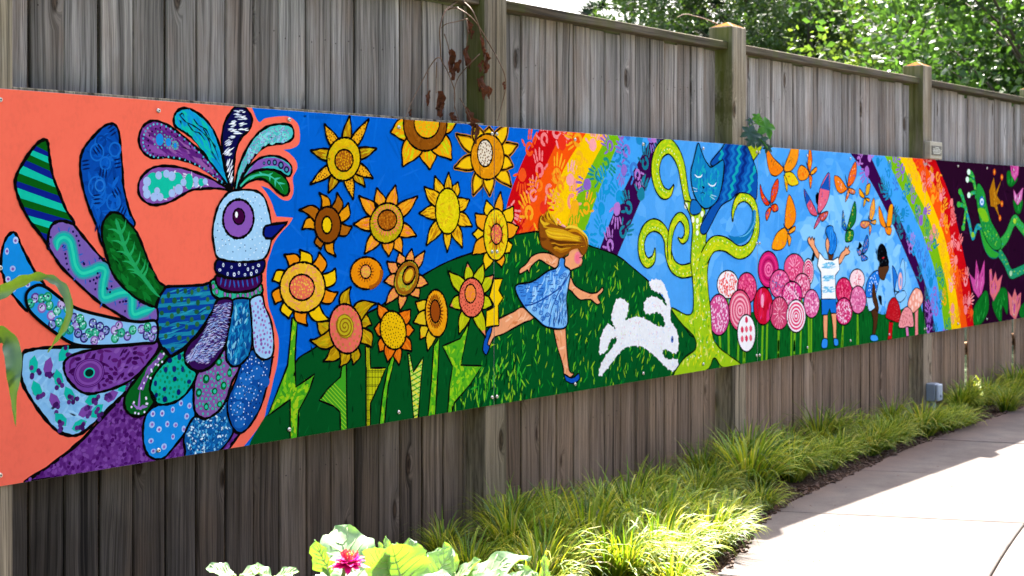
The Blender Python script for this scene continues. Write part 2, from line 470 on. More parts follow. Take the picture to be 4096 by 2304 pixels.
def concrete_mat():
    m, nt, b = mat('path_concrete')
    pos = N(nt, 'ShaderNodeNewGeometry').outputs['Position']; rnd = N(nt, 'ShaderNodeObjectInfo').outputs['Random']
    fine = noise(nt, pos, 160, 4, .7); mid = noise(nt, pos, 7, 5, .6); big = noise(nt, pos, 1.3, 3)
    col = mixc(nt, hexc('#5A5451'), hexc('#6A635E'), ramp(nt, mid, [(.3, 0.0), (.7, 1.0)]))
    col = mixc(nt, col, ramp(nt, fine, [(.3, .78), (.5, 1.0), (.75, 1.12)]), .9, 'MULTIPLY')
    sp = N(nt, 'ShaderNodeSeparateXYZ'); nt.links.new(pos, sp.inputs[0])
    # red soil washed from the bed onto the concrete's edge
    dist = fmath(nt, 'ADD', sp.outputs[1], fmath(nt, 'ADD', fmath(nt, 'MULTIPLY', mid, .22), fmath(nt, 'MULTIPLY', sp.outputs[0], -.045)))
    st = N(nt, 'ShaderNodeMapRange'); st.inputs[1].default_value = -.92; st.inputs[2].default_value = -.62; st.inputs[3].default_value = 0; st.inputs[4].default_value = .6
    nt.links.new(dist, st.inputs[0])
    col = mixc(nt, col, hexc('#5C4032'), st.outputs[0])
    col = mixc(nt, col, ramp(nt, big, [(.35, .9), (.65, 1.06)]), 1.0, 'MULTIPLY')
    col = mixc(nt, col, ramp(nt, rnd, [(0, .94), (1, 1.05)]), 1.0, 'MULTIPLY')
    nt.links.new(col, b.inputs['Base Color']); b.inputs['Roughness'].default_value = .9; b.inputs['Specular IOR Level'].default_value = .06
    bump(nt, b, fine, .3, .004); return m
M['concrete'] = concrete_mat()
g = link('ground', new_mesh('ground', [(-300, -300, 0), (300, -300, 0), (300, 300, 0), (-300, 300, 0)], [(0, 1, 2, 3)], [M['lawn']])); tag(g, kind='structure')
# garden bed along the fence and in front of it: gently uneven soil
nx, ny = 120, 30; V = []; F = []
for i in range(nx+1):
    for j in range(ny+1):
        x = -5 + 22*i/nx; y = .35 - 4.2*j/ny
        e = min(1, i/3, (nx-i)/3, j/2, (ny-j)/2)
        V.append((x, y, .004 + e*(.006*math.sin(x*3.1+y*2)*math.sin(y*5.3+x) + .009)))
for i in range(nx):
    for j in range(ny): F.append((i*(ny+1)+j, (i+1)*(ny+1)+j, (i+1)*(ny+1)+j+1, i*(ny+1)+j+1)[::-1])
bed = link('garden_bed', new_mesh('garden_bed', V, F, [M['soil']], True)); tag(bed, kind='structure')

edge = catmull([(-.3, -3.4), (.5, -2.1), (1.5, -1.42), (2.71, -1.05), (3.6, -.76), (4.7, -.62), (5.96, -.5), (8.02, -.42), (10.5, -.40), (13, -.55), (16, -1.1), (20, -2.4)], False, 12)
def offset_curve(c, d):
    o = []
    for i in range(len(c)):
        a, b = c[max(i-1, 0)], c[min(i+1, len(c)-1)]; dx, dy = b[0]-a[0], b[1]-a[1]; l = math.hypot(dx, dy)
        o.append((c[i][0] + dy/l*d, c[i][1] - dx/l*d))
    return o
inner = catmull([(.9, -3.9), (1.35, -2.8), (2.0, -2.26), (2.96, -2.01), (4.03, -1.79), (5.1, -1.62), (6.3, -1.53), (8.3, -1.47), (10.7, -1.45), (13.1, -1.6), (15.9, -2.15), (19.8, -3.4)], False, 12)
outer = offset_curve(inner, 1.6); outer_bounce = offset_curve(inner, 5.6)  # last row widened out of view to bounce more sunlight onto the fence
path = link('path', None); tag(path, kind='structure'); path.empty_display_size = .1
cum = [0]
for i in range(1, len(edge)): cum.append(cum[-1] + math.dist(edge[i], edge[i-1]))
def pt_at(curve, s):
    for i in range(1, len(cum)):
        if s <= cum[i]:
            t = (s-cum[i-1])/(cum[i]-cum[i-1]); return (curve[i-1][0]+(curve[i][0]-curve[i-1][0])*t, curve[i-1][1]+(curve[i][1]-curve[i-1][1])*t)
    return curve[-1]
i0 = min(range(len(edge)), key=lambda i: math.dist(edge[i], (3.63, -.75)))
s0 = cum[i0] % 1.32
cuts = [s0 + k*1.32 for k in range(-1, 18)]
for row, (d0, d1) in enumerate(((0.0, 1.10), (1.10, 2.6), (2.6, 4.6))):
    base = (edge, inner, outer, outer_bounce)
    c0, c1 = offset_curve(base[row], .004), offset_curve(base[row+1], -.004)
    for k in range(len(cuts)-1):
        a, b_ = max(cuts[k], 0)+.004, min(cuts[k+1], cum[-1])-.004
        if b_ - a < .1: continue
        skew = 0.0
        n = 6; top = []
        lo = [pt_at(c0, a+(b_-a)*i/n) for i in range(n+1)]; hi = [pt_at(c1, min(cum[-1]-.01, a+skew*(d1 > 0)+(b_-a)*i/n)) for i in range(n+1)]
        if row == 0: hi = [pt_at(c1, min(cum[-1]-.01, a+skew+(b_-a)*i/n)) for i in range(n+1)]
        else:
            lo = [pt_at(c0, min(cum[-1]-.01, a+skew*row+(b_-a)*i/n)) for i in range(n+1)]; hi = [pt_at(c1, min(cum[-1]-.01, a+skew*(row+1)+(b_-a)*i/n)) for i in range(n+1)]
        ring = lo + hi[::-1]
        zt = .030 + .0015*math.sin(k*2.3+row)
        m_ = len(ring); bv = .005
        cx = sum(p[0] for p in ring)/m_; cy = sum(p[1] for p in ring)/m_
        ins = [(p[0]+(cx-p[0])*.008, p[1]+(cy-p[1])*.008) for p in ring]
        V = [(p[0], p[1], -.05) for p in ring] + [(p[0], p[1], zt-bv) for p in ring] + [(p[0], p[1], zt) for p in ins]
        F = [(i, m_+i, m_+(i+1) % m_, (i+1) % m_) for i in range(m_)] + [(m_+i, 2*m_+i, 2*m_+(i+1) % m_, m_+(i+1) % m_) for i in range(m_)]
        F = [f[::-1] for f in F]
        top = [2*m_+i for i in range(m_)]
        for i in range(n): F.append((top[i], top[m_-1-i], top[m_-2-i], top[i+1])[::-1])
        me = new_mesh('slab', V, F, [M['concrete']]); 
        bm = bmesh.new(); bm.from_mesh(me); bmesh.ops.recalc_face_normals(bm, faces=bm.faces); bm.to_mesh(me); bm.free()
        link('slab', me, path)

# ---------------------------------------------------------------- fence
fence = empty('fence', (0, .1, 0), 'tall weathered grey fence of upright wooden planks behind the mural', 'fence')
FX, FY = 0.0, .1
CAP_T, CAP_B = CAM_H + .955, CAM_H + .913
POSTS = [-2.61, -.138, 2.385, 4.600, 7.335, 9.80, 12.2, 14.6]
PW = .156
rd = random.Random(77)
PL = [bm_mesh(box_data(-w/2, w/2, 0, .017, 0, 2.36, .004), 'plank', M['plank']) for w in (.137, .134, .131)]
nb = MB()
for zz in (.42, 1.22, 2.08):
    for xx in (-.038, .036):
        V, F = tube([(xx, .001, zz+.045+xx*.2), (xx, -.0012, zz+.045+xx*.2)], [.0028, .0028], 7); nb.add(V, F)
M['nail'] = plain('rusty_nail', '#3A2E28', .7, .4)
NAIL = nb.mesh('nail_heads', M['nail'])
BAT = bm_mesh(box_data(-.02, .02, 0, .004, -.08, 2.26), 'batten', M['cap'])
for i in range(len(POSTS)-1):
    a, b_ = POSTS[i] + PW, POSTS[i+1]
    x = a + .004
    if i == 4: pass
    edges_gap = {}
    n = int((b_ - a) / .1405); pitch = .1405
    # the bay's first board is ripped to fit
    rest = (b_ - a) - n*pitch
    first = True
    while x < b_ - .02:
        wd = PL[rd.randrange(3)]; w = wd.dimensions[0] if hasattr(wd, 'dimensions') else (.137, .134, .131)[PL.index(wd)]
        sc = 1.0
        if first and rest > .03: sc = (rest - .004) / w; first = False
        first = False
        if x + w*sc > b_ - .004: sc = max(.15, (b_ - .022 - x) / w)
        gap = rd.choice((.003, .0045, .006, .009))
        if (i == 2 and b_ - x < .0): gap = .0
        if i == 4 and 8.33 < x + w*sc < 8.475: gap = .095
        if i == 4 and 9.32 < x + w*sc < 9.465: gap = .075
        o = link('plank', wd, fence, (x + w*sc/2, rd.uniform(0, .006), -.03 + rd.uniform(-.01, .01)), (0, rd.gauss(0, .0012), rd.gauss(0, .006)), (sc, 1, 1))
        if rd.random() < .55: link('nail_heads', NAIL, o)['kind'] = 'stuff'
        if gap < .02 and x + w*sc + gap < b_ - .03: link('batten', BAT, fence, (x + w*sc + gap/2, .024, .06))
        if gap > .05: link('batten', bm_mesh(box_data(-gap*.75, gap*.75, 0, .012, .85, 2.3, .002), 'batten', M['plank']), fence, (x + w*sc + gap/2, .018, 0))
        x += w*sc + gap
    cp = link('cap_rail', bm_mesh(box_data(a + .001, b_ - .001, -.065, .075, CAP_B, CAP_T, .004), 'cap_rail', M['cap']), fence)
    for zz in (.35, 1.15, 2.0): link('back_rail', bm_mesh(box_data(a, b_, .028, .066, zz, zz+.09, .003), 'back_rail', M['cap']), fence)
    if -1 < POSTS[i] < 9: link('panel_rail', bm_mesh(box_data(a + .001, b_ - .001, -.088, -.05, MUR_T - .085, MUR_T + (.010 if i == 1 else -.008), .003), 'panel_rail', M['post']), fence)
def moss_mat():
    m, nt, b = mat('post_top_lichen')
    pos = N(nt, 'ShaderNodeNewGeometry').outputs['Position']
    n_ = noise(nt, pos, 22, 5, .65)
    nt.links.new(ramp(nt, n_, [(.38, hexc('#3A2C1C')), (.5, hexc('#6A420A')), (.62, hexc('#7E4E0A'))]), b.inputs['Base Color']); b.inputs['Roughness'].default_value = .95; b.inputs['Specular IOR Level'].default_value = .03
    return m
M['lichen'] = moss_mat()
def algae_post():
    """post wood whose face across the wind (facing -X) carries green algae"""
    m = M['post'].copy(); m.name = 'post_wood_green_side'; nt = m.node_tree; b = nt.nodes['Principled BSDF']
    old = b.inputs['Base Color'].links[0].from_socket
    pos = N(nt, 'ShaderNodeNewGeometry').outputs['Position']
    n_ = noise(nt, vmath(nt, 'MULTIPLY', pos, (12, 12, 1.5)), 1.0, 5)
    zz = N(nt, 'ShaderNodeSeparateXYZ'); nt.links.new(pos, zz.inputs[0])
    hi = N(nt, 'ShaderNodeMapRange'); hi.inputs[1].default_value = 1.0; hi.inputs[2].default_value = 1.9; nt.links.new(zz.outputs[2], hi.inputs[0])
    f = fmath(nt, 'MULTIPLY', ramp(nt, n_, [(.3, .35), (.6, 1.0)]), hi.outputs[0])
    nt.links.new(mixc(nt, old, hexc('#565A1C'), fmath(nt, 'MULTIPLY', f, .8)), b.inputs['Base Color']); return m
M['post_green'] = algae_post()
POST_TOP = CAM_H + 1.04
for i, x in enumerate(POSTS):
    w = PW; y0, y1 = .0062 - FY, .158 - FY
    V = []
    for z, k in ((0, 0), (POST_TOP, 0)):
        V += [(x, y0, z), (x+w, y0, z), (x+w, y1, z), (x, y1, z)]
    V.append((x+w/2, (y0+y1)/2, POST_TOP + .035))
    F = [(0, 1, 5, 4), (1, 2, 6, 5), (2, 3, 7, 6), (3, 0, 4, 7), (4, 5, 8), (5, 6, 8), (6, 7, 8), (7, 4, 8)]
    me = new_mesh('post', V, F, [M['post'], M['lichen'], M['post_green']])
    for p in me.polygons:
        if p.index >= 4: p.material_index = 1
        if p.index == 3: p.material_index = 2
    bm = bmesh.new(); bm.from_mesh(me); bmesh.ops.bevel(bm, geom=[e for e in bm.edges], offset=.004, segments=1, affect='EDGES'); bm.to_mesh(me); bm.free()
    link('post', me, fence)
# ---------------------------------------------------------------- the mural: backgrounds
BLK = '#0C0A0A'
m = Motif('painted_coral_ground', 7)
m.fill(W([(-60, 300), (1005, 300)] + catmull(B('815,45 860,140 905,118 1000,105 1060,110 1110,150 1125,210 1120,280 1080,310 1020,320'), False) + catmull(B('1020,320 1060,345 1100,390 1108,440 1080,500 1085,560 1080,610 1055,645 1010,640 960,600 925,570 875,553'), False)
    + catmull(B('875,553 915,605 945,665 960,710 975,750'), False) + catmull(B('975,750 1080,758'), False) + catmull(B('1080,758 1060,795 1000,860 960,920 935,990 915,1060 910,1150 915,1250 925,1330 950,1400') + D('868,483 890,560 893,630 882,740 860,830 840,920 815,1010 800,1080 770,1130 720,1200 655,1280'), False)
    + [(900, 2100), (-60, 2100)]), '#FF6E56')
CORAL = m.P
m = Motif('painted_blue_sky', 0)
m.fill(W([(850, 300), (2300, 400), (2300, 1500), (1900, 1700), (850, 1900)]), '#0660C8'); 
wsky = W([(850, 300), (2300, 400), (2200, 1100), (1000, 1700)])
m.dabs(wsky, 260, .16, .012, .3, ['#0A66CE', '#055ABC', '#1068D0'], 4, 0, 1.5)
m = Motif('painted_light_sky', 1)
m.fill(W([(2200, 480), (3730, 560), (3740, 1400), (3000, 1600), (2300, 1700)]), '#4A9BE2')
ws2 = W([(2450, 480), (3730, 560), (3700, 1150), (3000, 1300), (2450, 1000)])
m.dabs(ws2, 420, .18, .07, .3, ['#509FE4', '#469AE1', '#58A4E6', '#4496DE'], 5, 0, 1.4)
m.dabs(ws2, 70, .2, .06, .3, ['#62ACE9', '#6AB0EA'], 15, 0, 1.2)
pale = W(I('420,620 620,380 900,420 1050,700 1180,1010 1100,1100 560,1060 430,900'))
m.dabs(pale, 150, .2, .09, .3, ['#6FB4EA', '#7CBCEC', '#84C2EE'], 25, 0, 1.2)
m = Motif('painted_dark_ground', 1)
m.fill(W([(3690, 560), (4250, 600), (4250, 1400), (3690, 1450)]), '#260820')
m.dabs(W([(3780, 600), (4250, 630), (4250, 1300), (3850, 1350)]), 120, .12, .02, .5, ['#2E0A28', '#1E061A', '#340E2E'], 6, 0, 1)

# rainbows and their hand prints
def rainbow(name, edges, cols, handcols, seed, nh, size, label):
    m = Motif(name, 16, label)
    ed = [W(catmull(e, False, 6)) for e in edges]
    polys = []
    for k in range(len(cols)):
        w = ed[k] + ed[k+1][::-1]; m.fill(w, cols[k]); m.lv -= 1; polys.append(w)
    m.up()
    rd = random.Random(seed)
    for k, w in enumerate(polys):
        for p in m.scatter(w, nh[k], seed * 3 + k, size * .62):
            hand(m, p, size * rd.uniform(.85, 1.12), rd.gauss(0, .5) + rd.choice((0, 0, math.pi, 1.2, -1.2)), rd.choice(handcols[k]), rd)
        m.up()
    return polys
R, O, Y_, GR, LB, PU = '#C90A12', '#F2500C', '#F6C106', '#74B012', '#3F9BE4', '#360842'
hc = [['#F08A8A', '#F0501A', '#F5902A', '#F27A7A'], ['#F5A020', '#F08878', '#F87A1A', '#E8301A'], ['#F5A0A0', '#F08A20', '#F2B020', '#F0907A'],
      ['#8A5FB8', '#157F88', '#F0A818', '#1A8A70'], ['#1A82B8', '#8A68C0', '#1590C8', '#3A78C8'], ['#A060B8', '#157088', '#B070C0', '#1A7A90']]
rainbow('painted_rainbow', [G('342,10 342,22 270,150 215,280 165,440 180,560 205,640'), G('460,15 460,35 380,200 300,400 245,570 235,640'), G('590,20 585,42 480,210 410,370 360,540 340,640'), G('705,30 700,52 590,260 520,420 470,560 440,660'),
    G('775,35 770,58 680,280 620,440 575,590 550,690'), G('935,45 930,68 820,270 740,440 660,645 640,700'), G('1025,50 1020,78 920,290 830,500 750,690 730,760')], [R, O, Y_, GR, LB, PU], hc, 11, [9, 9, 9, 10, 13, 9], .135, 'rainbow arch behind the running girl, covered in hand prints')
rainbow('painted_rainbow', [I('700,60 725,100 830,240 900,360 1000,560 1100,790 1180,1000 1215,1250 1220,1300'), I('830,60 850,105 920,260 1000,430 1100,650 1170,830 1230,1020 1275,1250 1280,1300'), J('55,90 75,130 180,340 270,520 350,700 420,900 460,1060 510,1395 515,1430'),
    J('160,100 180,140 270,330 370,520 440,720 490,920 530,1100 562,1390 565,1420'), J('255,100 275,145 370,360 440,530 510,720 555,920 590,1100 630,1380 635,1420'), J('335,110 355,155 460,400 530,610 570,800 620,1000 650,1200 675,1365 680,1400'), J('425,120 445,165 540,400 600,620 660,900 700,1100 720,1360 722,1400')],
    [PU, LB, GR, Y_, O, R], hc[::-1], 23, [14, 15, 14, 11, 13, 13], .14, 'rainbow arch beside the dark frog painting, covered in hand prints')

# the green hill
m = Motif('painted_hill', 44)
hill = W(catmull(F_('-20,1520 0,1400 60,1290 100,1225 120,1205 250,1080 310,850 430,760 560,660 700,560 870,480 1000,380 1200,245 1350,165 1500,110 1600,85') + G('180,590 235,575 335,562 450,572 590,632 660,655 750,690 840,760 930,840 1030,965 1100,1060 1135,1110 1165,1125 1160,1180 1100,1230 1040,1330'), False, 5) + [(2650, 1750), (1000, 2000)])
m.fill(hill, '#06501F')
m.stroke(W(catmull(F_('250,1080 310,850 430,760 560,660 700,560 870,480 1000,380 1200,245 1350,165 1500,110 1600,85') + G('180,590 235,575 335,562 450,572 590,632 660,655 750,690 840,760 930,840 1030,965 1100,1060 1135,1110 1165,1125 1160,1180 1100,1230 1040,1330'), False, 5)), .008, BLK, rough=.3)
m.dabs(hill, 420, .045, .007, 1.5, ['#043A16', '#032E12', '#0A6028', '#054519'], 3)
right = W(G('130,640 330,575 580,640 750,700 930,850 1100,1080 1150,1150 1050,1310 500,1420 60,1500 30,1300'))
m.dabs(right, 620, .042, .007, 1.35, ['#0C7A26', '#1F9A24', '#4FAE1C', '#0A6A2A', '#043A16', '#03300F', '#86BE1E'], 8, 0, .35)
m.dabs(right, 90, .04, .006, 1.3, ['#A5C81E', '#7CC024'], 9, 0, .5)
m.dabs(W(F_('1450,950 1870,700 1870,1100 1350,1190')), 120, .05, .008, 1.3, ['#2FA32A', '#7CC024', '#04300F'], 10, 0, .4)

# ---------------------------------------------------------------- the bird
m = Motif('painted_bird', 9, 'big crested bird in blue, purple and green patterned feathers')
m.both(C('150,1338 300,1242 450,1130 540,1050 640,940 730,840 800,780 950,800') + D('300,1000 560,1130 640,1187 560,1290 300,1345 0,1395') , '#6A3086', .012, smooth=False)
mass = m.w
m.dabs(mass, 700, .017, .013, .3, ['#4A1562', '#5A2274', '#7A4096', '#562070', '#80489C'], 2, .006, .8)
m.both(A('90,1140 45,1180 15,1270 5,1400') + C('20,0 40,70 100,150 175,230 170,130 220,75 290,75 250,15') + A('265,1449 200,1330 150,1230 118,1158'), '#168CDD', .0095)
m.dots(hull_in(m.w, .86), 26, .0095, ['#A5B8E8', '#B5C5EE'], 3, .034, ['#8A58B0'], .5)
m.both(C('145,510 200,482 300,468 520,462 640,466 900,445 1000,440 1015,500 910,630 830,730 760,800 680,880 600,960 530,1015 470,1035 400,1020 340,980 270,900 200,800 150,710 135,640'), '#86BCE6', .0115)
m.dabs(hull_in(m.w, .88), 130, .06, .012, .6, ['#8FC3EA', '#7DB5E2', '#98CAEE'], 12, 0, .8)
rd = random.Random(5)
for x, y, c1, an in ((215,580,'#12B59E',80),(310,590,'#7E48A0',70),(410,505,'#12B59E',50),(375,665,'#12B59E',100),(235,735,'#12B59E',110),(350,810,'#7E48A0',115),(445,770,'#12B59E',115),(595,800,'#12B59E',10),(715,780,'#7E48A0',15),(800,710,'#12B59E',30),(550,875,'#7E48A0',20),(625,875,'#12B59E',35),(390,930,'#12B59E',130),(510,968,'#12B59E',15)):
    p = wall(*C('%f,%f' % (x, y))[0]); m.dab(p, .062, .034, math.radians(an), c1)
    bx, by = {'#12B59E': (14, 45), '#7E48A0': (-5, 45)}[c1]
    q = wall(*C('%f,%f' % (x + (12 if an > 60 else -25 if an in (10, 15) and c1 != '#12B59E' else 22), y + (42 if an > 60 else 8)))[0])
    for k in range(5): m.dot((q[0] + rd.gauss(0, .010), q[1] + rd.gauss(0, .009)), .0085, rd.choice(['#4A1F6A', '#5B2D7A', '#3E1858']))
m.up()
m.both(C('410,590 420,550 470,515 560,488 700,462 850,450 1000,425 1020,470 960,560 900,630 820,690 730,730 640,755 570,765 510,745 450,690 420,640'), '#77409A', .0095)
m.dabs(hull_in(m.w, .85), 75, .03, .012, .35, ['#4A125C', '#3A0C4A', '#5A1E6C', '#8A55AA'], 6, .014, .6)
ce = lambda x, y: wall(*C('%f,%f' % (x, y))[0])
for r, c in ((.083, '#4A1260'), (.078, '#77409A'), (.073, '#5A1A70'), (.069, '#834AA2'), (.055, '#6A3088'), (.03, '#18B8A0'), (.022, '#062820')): m.dot(ce(573, 630), r * .74, c, r * .57, 26); m.up()
m.both(C('1045,470 960,560 900,640 830,730 800,800 805,860 840,900 890,910 940,890 985,830 1000,800') + D('65,910 62,870 80,820 130,750 185,690'), '#0B5E20', .0098)
for dx in (-9, 9): m.curve(D('%d,665 %d,700 %d,760 %d,810 %d,900' % (145+dx, 120+dx, 65+dx, 40+dx, 0+dx)), .009, '#8455A8', rough=.5)
for k in range(9): m.curve(C('%d,%d 892,850 900,740' % (850 + k*12, 850 + (k % 3)*10 + abs(4-k)*-6)), .005, '#9A70BE', (0, .4))
for x, y in ((845,850),(860,820),(868,888),(890,893),(928,882),(940,828),(938,790),(925,695),(948,655),(1000,575),(1020,540),(975,620)): m.dot(ce(x, y), .0042, '#E8E0F5')
for x, y in ((150,668),(115,740),(70,770),(65,825),(5,890),(38,958),(45,990),(140,720)): m.dot(wall(*D('%d,%d' % (x, y))[0]), .0042, '#E8E0F5')
m.up()
m.lv = 40; m.hi = False
m.both(D('130,990 60,1030 25,1100 18,1180 25,1260 50,1320 100,1347 150,1342 200,1290 280,1190 350,1080 345,1000 340,900 335,880 280,940 200,985'), '#168CDD', .0095)
m.dots(hull_in(m.w, .84), 34, .0105, ['#A9C4EE', '#BCD0F2'], 8, .036, ['#8A58B0', '#9A6AC0'], .5)
m.both(D('560,970 520,1020 460,1070 410,1088 350,1075 300,1150 280,1220 290,1290 305,1335 480,1310 560,1240 600,1160 570,1080'), '#125A9C', .0092)
m.dabs(hull_in(m.w, .88), 330, .012, .007, .5, ['#1A7AC0', '#5AB0D8', '#D8ECF5', '#0F4A88', '#2A90C8', '#9AD0E5', '#0C3A70'], 5, 0, 1.2)
m.both(D('720,640 650,740 610,850 570,940 560,1010 570,1080 600,1150 640,1180 690,1150 740,1080 780,1000 810,900 835,800 850,700 850,690'), '#0F4A98', .0092)
for x, y, r, c in ((690,730,50,'#134FA8'),(750,790,55,'#1A62B4'),(680,830,55,'#1C68BA'),(800,850,45,'#1658A8'),(640,920,50,'#1E70C0'),(710,920,60,'#1860B0'),(630,1020,55,'#1D6CBC'),(700,1020,50,'#124C9C'),(640,1110,45,'#1A64B4')): m.dot(wall(*D('%d,%d' % (x, y))[0]), r/1.61/1300*1.25, c, r/1.61/1300, 20)
m.up(); m.dots(hull_in(m.w, .88), 75, .0028, ['#D8E8F8', '#BFD8F2'], 7, .0098); m.dots(hull_in(m.w, .85), 45, .0028, ['#0A1440'], 17, .0098)
m.both(D('185,690 130,750 80,820 62,890 75,950 110,990 160,995 230,975 290,930 345,850 360,790 300,740 285,690 290,640 210,685'), '#10B096', .0098)
m.dots(hull_in(m.w, .86), 70, .0055, ['#0C8A4A', '#18986A', '#0E7A50'], 4, .016); m.dots(hull_in(m.w, .84), 18, .0095, ['#0F1B66', '#152870'], 14, .034)
m.both(D('380,780 355,830 345,920 345,1000 365,1060 410,1085 460,1070 520,1020 560,940 590,850 635,750 560,720 545,640 500,700 450,760'), '#87589F', .0098)
m.dots(hull_in(m.w, .88), 70, .0048, ['#20BFA0', '#2AB5A0'], 6, .014); m.dots(hull_in(m.w, .82), 17, .0145, ['#0B6A2A', '#0E5A2E'], 9, .04, ['#2CC49A'], .52)
m.both(D('592,325 580,450 558,570 552,650 560,710 590,748 640,740 690,690 715,620 720,520 710,420 705,320'), '#115E9A', .0092)
m.dabs(hull_in(m.w, .86), 150, .032, .009, 1.25, ['#1A86C0', '#2AA0C8', '#0E4A90', '#147AB0', '#7AC4E0', '#0C3F80'], 7, 0, .4)
m.both(D('708,320 715,420 720,520 725,610 745,670 790,705 840,690 858,640 855,540 835,440 800,360 780,290'), '#A3CAEF', .0092)
m.dots(hull_in(m.w, .84), 50, .0055, ['#9A6AB5', '#8E58A8', '#B088C8'], 11, .014)
m.both(D('500,320 465,400 420,480 370,550 310,610 285,660 290,710 320,755 370,778 420,770 480,720 530,650 555,570 575,460 592,325'), '#351250', .0098)
spine = W(catmull(D('550,340 530,430 490,530 430,610 370,670 335,710'), False, 16))
rd = random.Random(9)
for i, p in enumerate(spine):
    for s_ in (-1, 1):
        for q in range(5):
            d = (.004 + q * .0125 + rd.uniform(-.003, .003)) * s_
            pp = (p[0] + d * 1.15, p[1] + abs(d) * -.25 + rd.uniform(-.004, .004))
            if inside(pp, hull_in(m.w, .93)): m.dab(pp, .019, .0026, -.25 * s_ + rd.gauss(0, .15) + (.4 if i > 40 else 0), rd.choice(['#8FA8DC', '#C8D4F0', '#6A7CC0', '#B8A0D0', '#4A3A88']))
m.up()
m.lv = 60; m.hi = False
# body, striped blue with green spots
m.both(D('160,240 130,290 108,360 98,450 105,540 135,620 190,680 250,650 290,620 350,560 410,480 460,400 495,325 460,280 450,215 400,225 280,232'), '#0E3F98', .0098)
body = m.w
for y in (285, 342, 405, 468, 535, 608): m.clipfill(body, W(D('80,%d 520,%d 520,%d 80,%d' % (y+8, y-26, y, y+32))), '#1B86A6')
m.up(); m.dabs(hull_in(body, .9), 60, .06, .005, .15, ['#2A9AB4', '#1A7A9E', '#0C3488'], 3, 0, .1)
m.dots(hull_in(body, .86), 46, .0095, ['#1E5A34', '#2A6A3A'], 12, .03); m.stroke(body, .0098, BLK, True)
# back feathers
m.both(A('790,355 835,365 860,420 872,540 885,680 890,790 910,890 940,1000 975,1085 900,1150 800,1230 735,1225 700,1100 650,980 610,860 585,740 578,640 590,570 620,510 680,440 740,380'), '#0A4AA8', .0095)
f2 = hull_in(m.w, .86)
m.dabs(f2, 90, .05, .012, .6, ['#0C58BC', '#083E94', '#1262C4'], 3, 0, 1.2)
for x, y, r in ((730,480,40),(700,560,60),(760,640,45),(700,810,75),(720,800,40),(830,540,50),(820,920,60)):
    m.stroke([(p[0], p[1]) for p in W(ellipse(A, x, y, r*.8, r, 0, 22))], .006, random.Random(x).choice(['#1668C8', '#083A8A', '#2274CE']), True)
for x, y, an in ((810,400,30),(850,640,10),(620,650,8),(745,710,80),(700,900,5),(840,850,-60),(885,980,60),(715,1110,75),(705,540,-50)):
    p = wall(*A('%d,%d' % (x, y))[0])
    for k in (-1, 0, 1): m.dab((p[0] - k*.012*math.sin(math.radians(an)), p[1] + k*.013*math.cos(math.radians(an))), .034, .006, math.radians(an), '#081C58')
m.up()
m.shape(A('323,468 275,490 225,545 165,635 120,720 107,790 125,870 160,960 215,1060 270,1130 330,1215 360,1260 420,1180 535,1090 480,985 430,865 385,745 362,640 350,540 343,490'), '#0A5A14', .0108)
f1 = m.w
lft = [(262,505),(240,540),(215,570),(188,610),(165,650),(138,705),(115,760),(110,805),(125,880),(155,945),(195,1010),(230,1065),(275,1125),(320,1200),(340,1260)]
rgt = [(345,570),(356,605),(362,655),(372,710),(385,770),(408,825),(432,885),(456,945),(485,1005),(512,1060),(545,1120),(560,1180),(570,1240),(580,1300),(590,1330)]
cs = ['#0E1E86', '#12C0A2', '#0A5A14']
for k in range(14):
    q = [lft[k], rgt[k], rgt[k+1], lft[k+1]]
    m.clipfill(f1, W(A(' '.join('%f,%f' % (x + (-20 if i in (0, 3) else 20), y) for i, (x, y) in enumerate(q)))), cs[k % 3])
m.up(); m.stroke(f1, .0108, BLK, True, rough=.3)
m.both(A('430,1058 375,1085 350,1150 348,1240 400,1330 460,1410') + C('560,110 650,185 740,240 820,290 900,302 1005,300 1005,205 950,190 870,145 790,75') + A('815,1440 800,1400 700,1290 600,1170 535,1090 490,1066'), '#7A5CAC', .010)
sq = A('412,1270 415,1200 460,1172 505,1200 525,1280 535,1370 550,1440') + C('600,40 655,20 660,100 685,150 750,118 800,108 845,135 855,210 870,255 930,235 1000,215')
sq = A('412,1275 416,1205 460,1175 505,1205 525,1280 545,1380 590,1435 660,1420 720,1395 760,1420') + C('662,60 668,145 760,118 825,112 848,150 856,250 930,232 1000,212')
m.curve(sq, .040, '#3F93A8', (.05, .05)); m.curve(sq, .027, '#18B4A4', (.05, .05)); m.curve(sq, .010, '#2FD0AE', (.05, .05))
wq = W(catmull(sq, False, 3)); rd = random.Random(4)
for i in range(1, len(wq)-1):
    a, b = wq[i-1], wq[i+1]; l = math.hypot(b[0]-a[0], b[1]-a[1]); n_ = (-(b[1]-a[1])/l, (b[0]-a[0])/l)
    for s_ in (-1, 1):
        if (i // 4 + (s_ > 0)) % 2: m.dot((wq[i][0]+n_[0]*.03*s_, wq[i][1]+n_[1]*.03*s_), .0042, '#14104A')
        elif i % 2: m.dab((wq[i][0]+n_[0]*.028*s_, wq[i][1]+n_[1]*.028*s_), .02, .005, math.atan2(n_[1]*s_, n_[0]*s_), '#2A62C0')
m.up()
m.both(A('815,995 775,1020 742,1075 735,1140 745,1220 775,1330 815,1440') + C('790,75 870,145 950,190 1005,208') + B('195,1325 215,1270 255,1205 215,1170 165,1080 130,990 90,890 50,820 0,770') + A('875,1010'), '#0A4E18', .010)
leaf = hull_in(m.w, .86)
m.dabs(leaf, 130, .05, .014, -.6, ['#0E6A22', '#0C5C1C', '#117A2C'], 2, 0, .7)
mid = A('835,1040 870,1150 905,1260 960,1360 1010,1440') + B('120,1150 190,1240 225,1270')
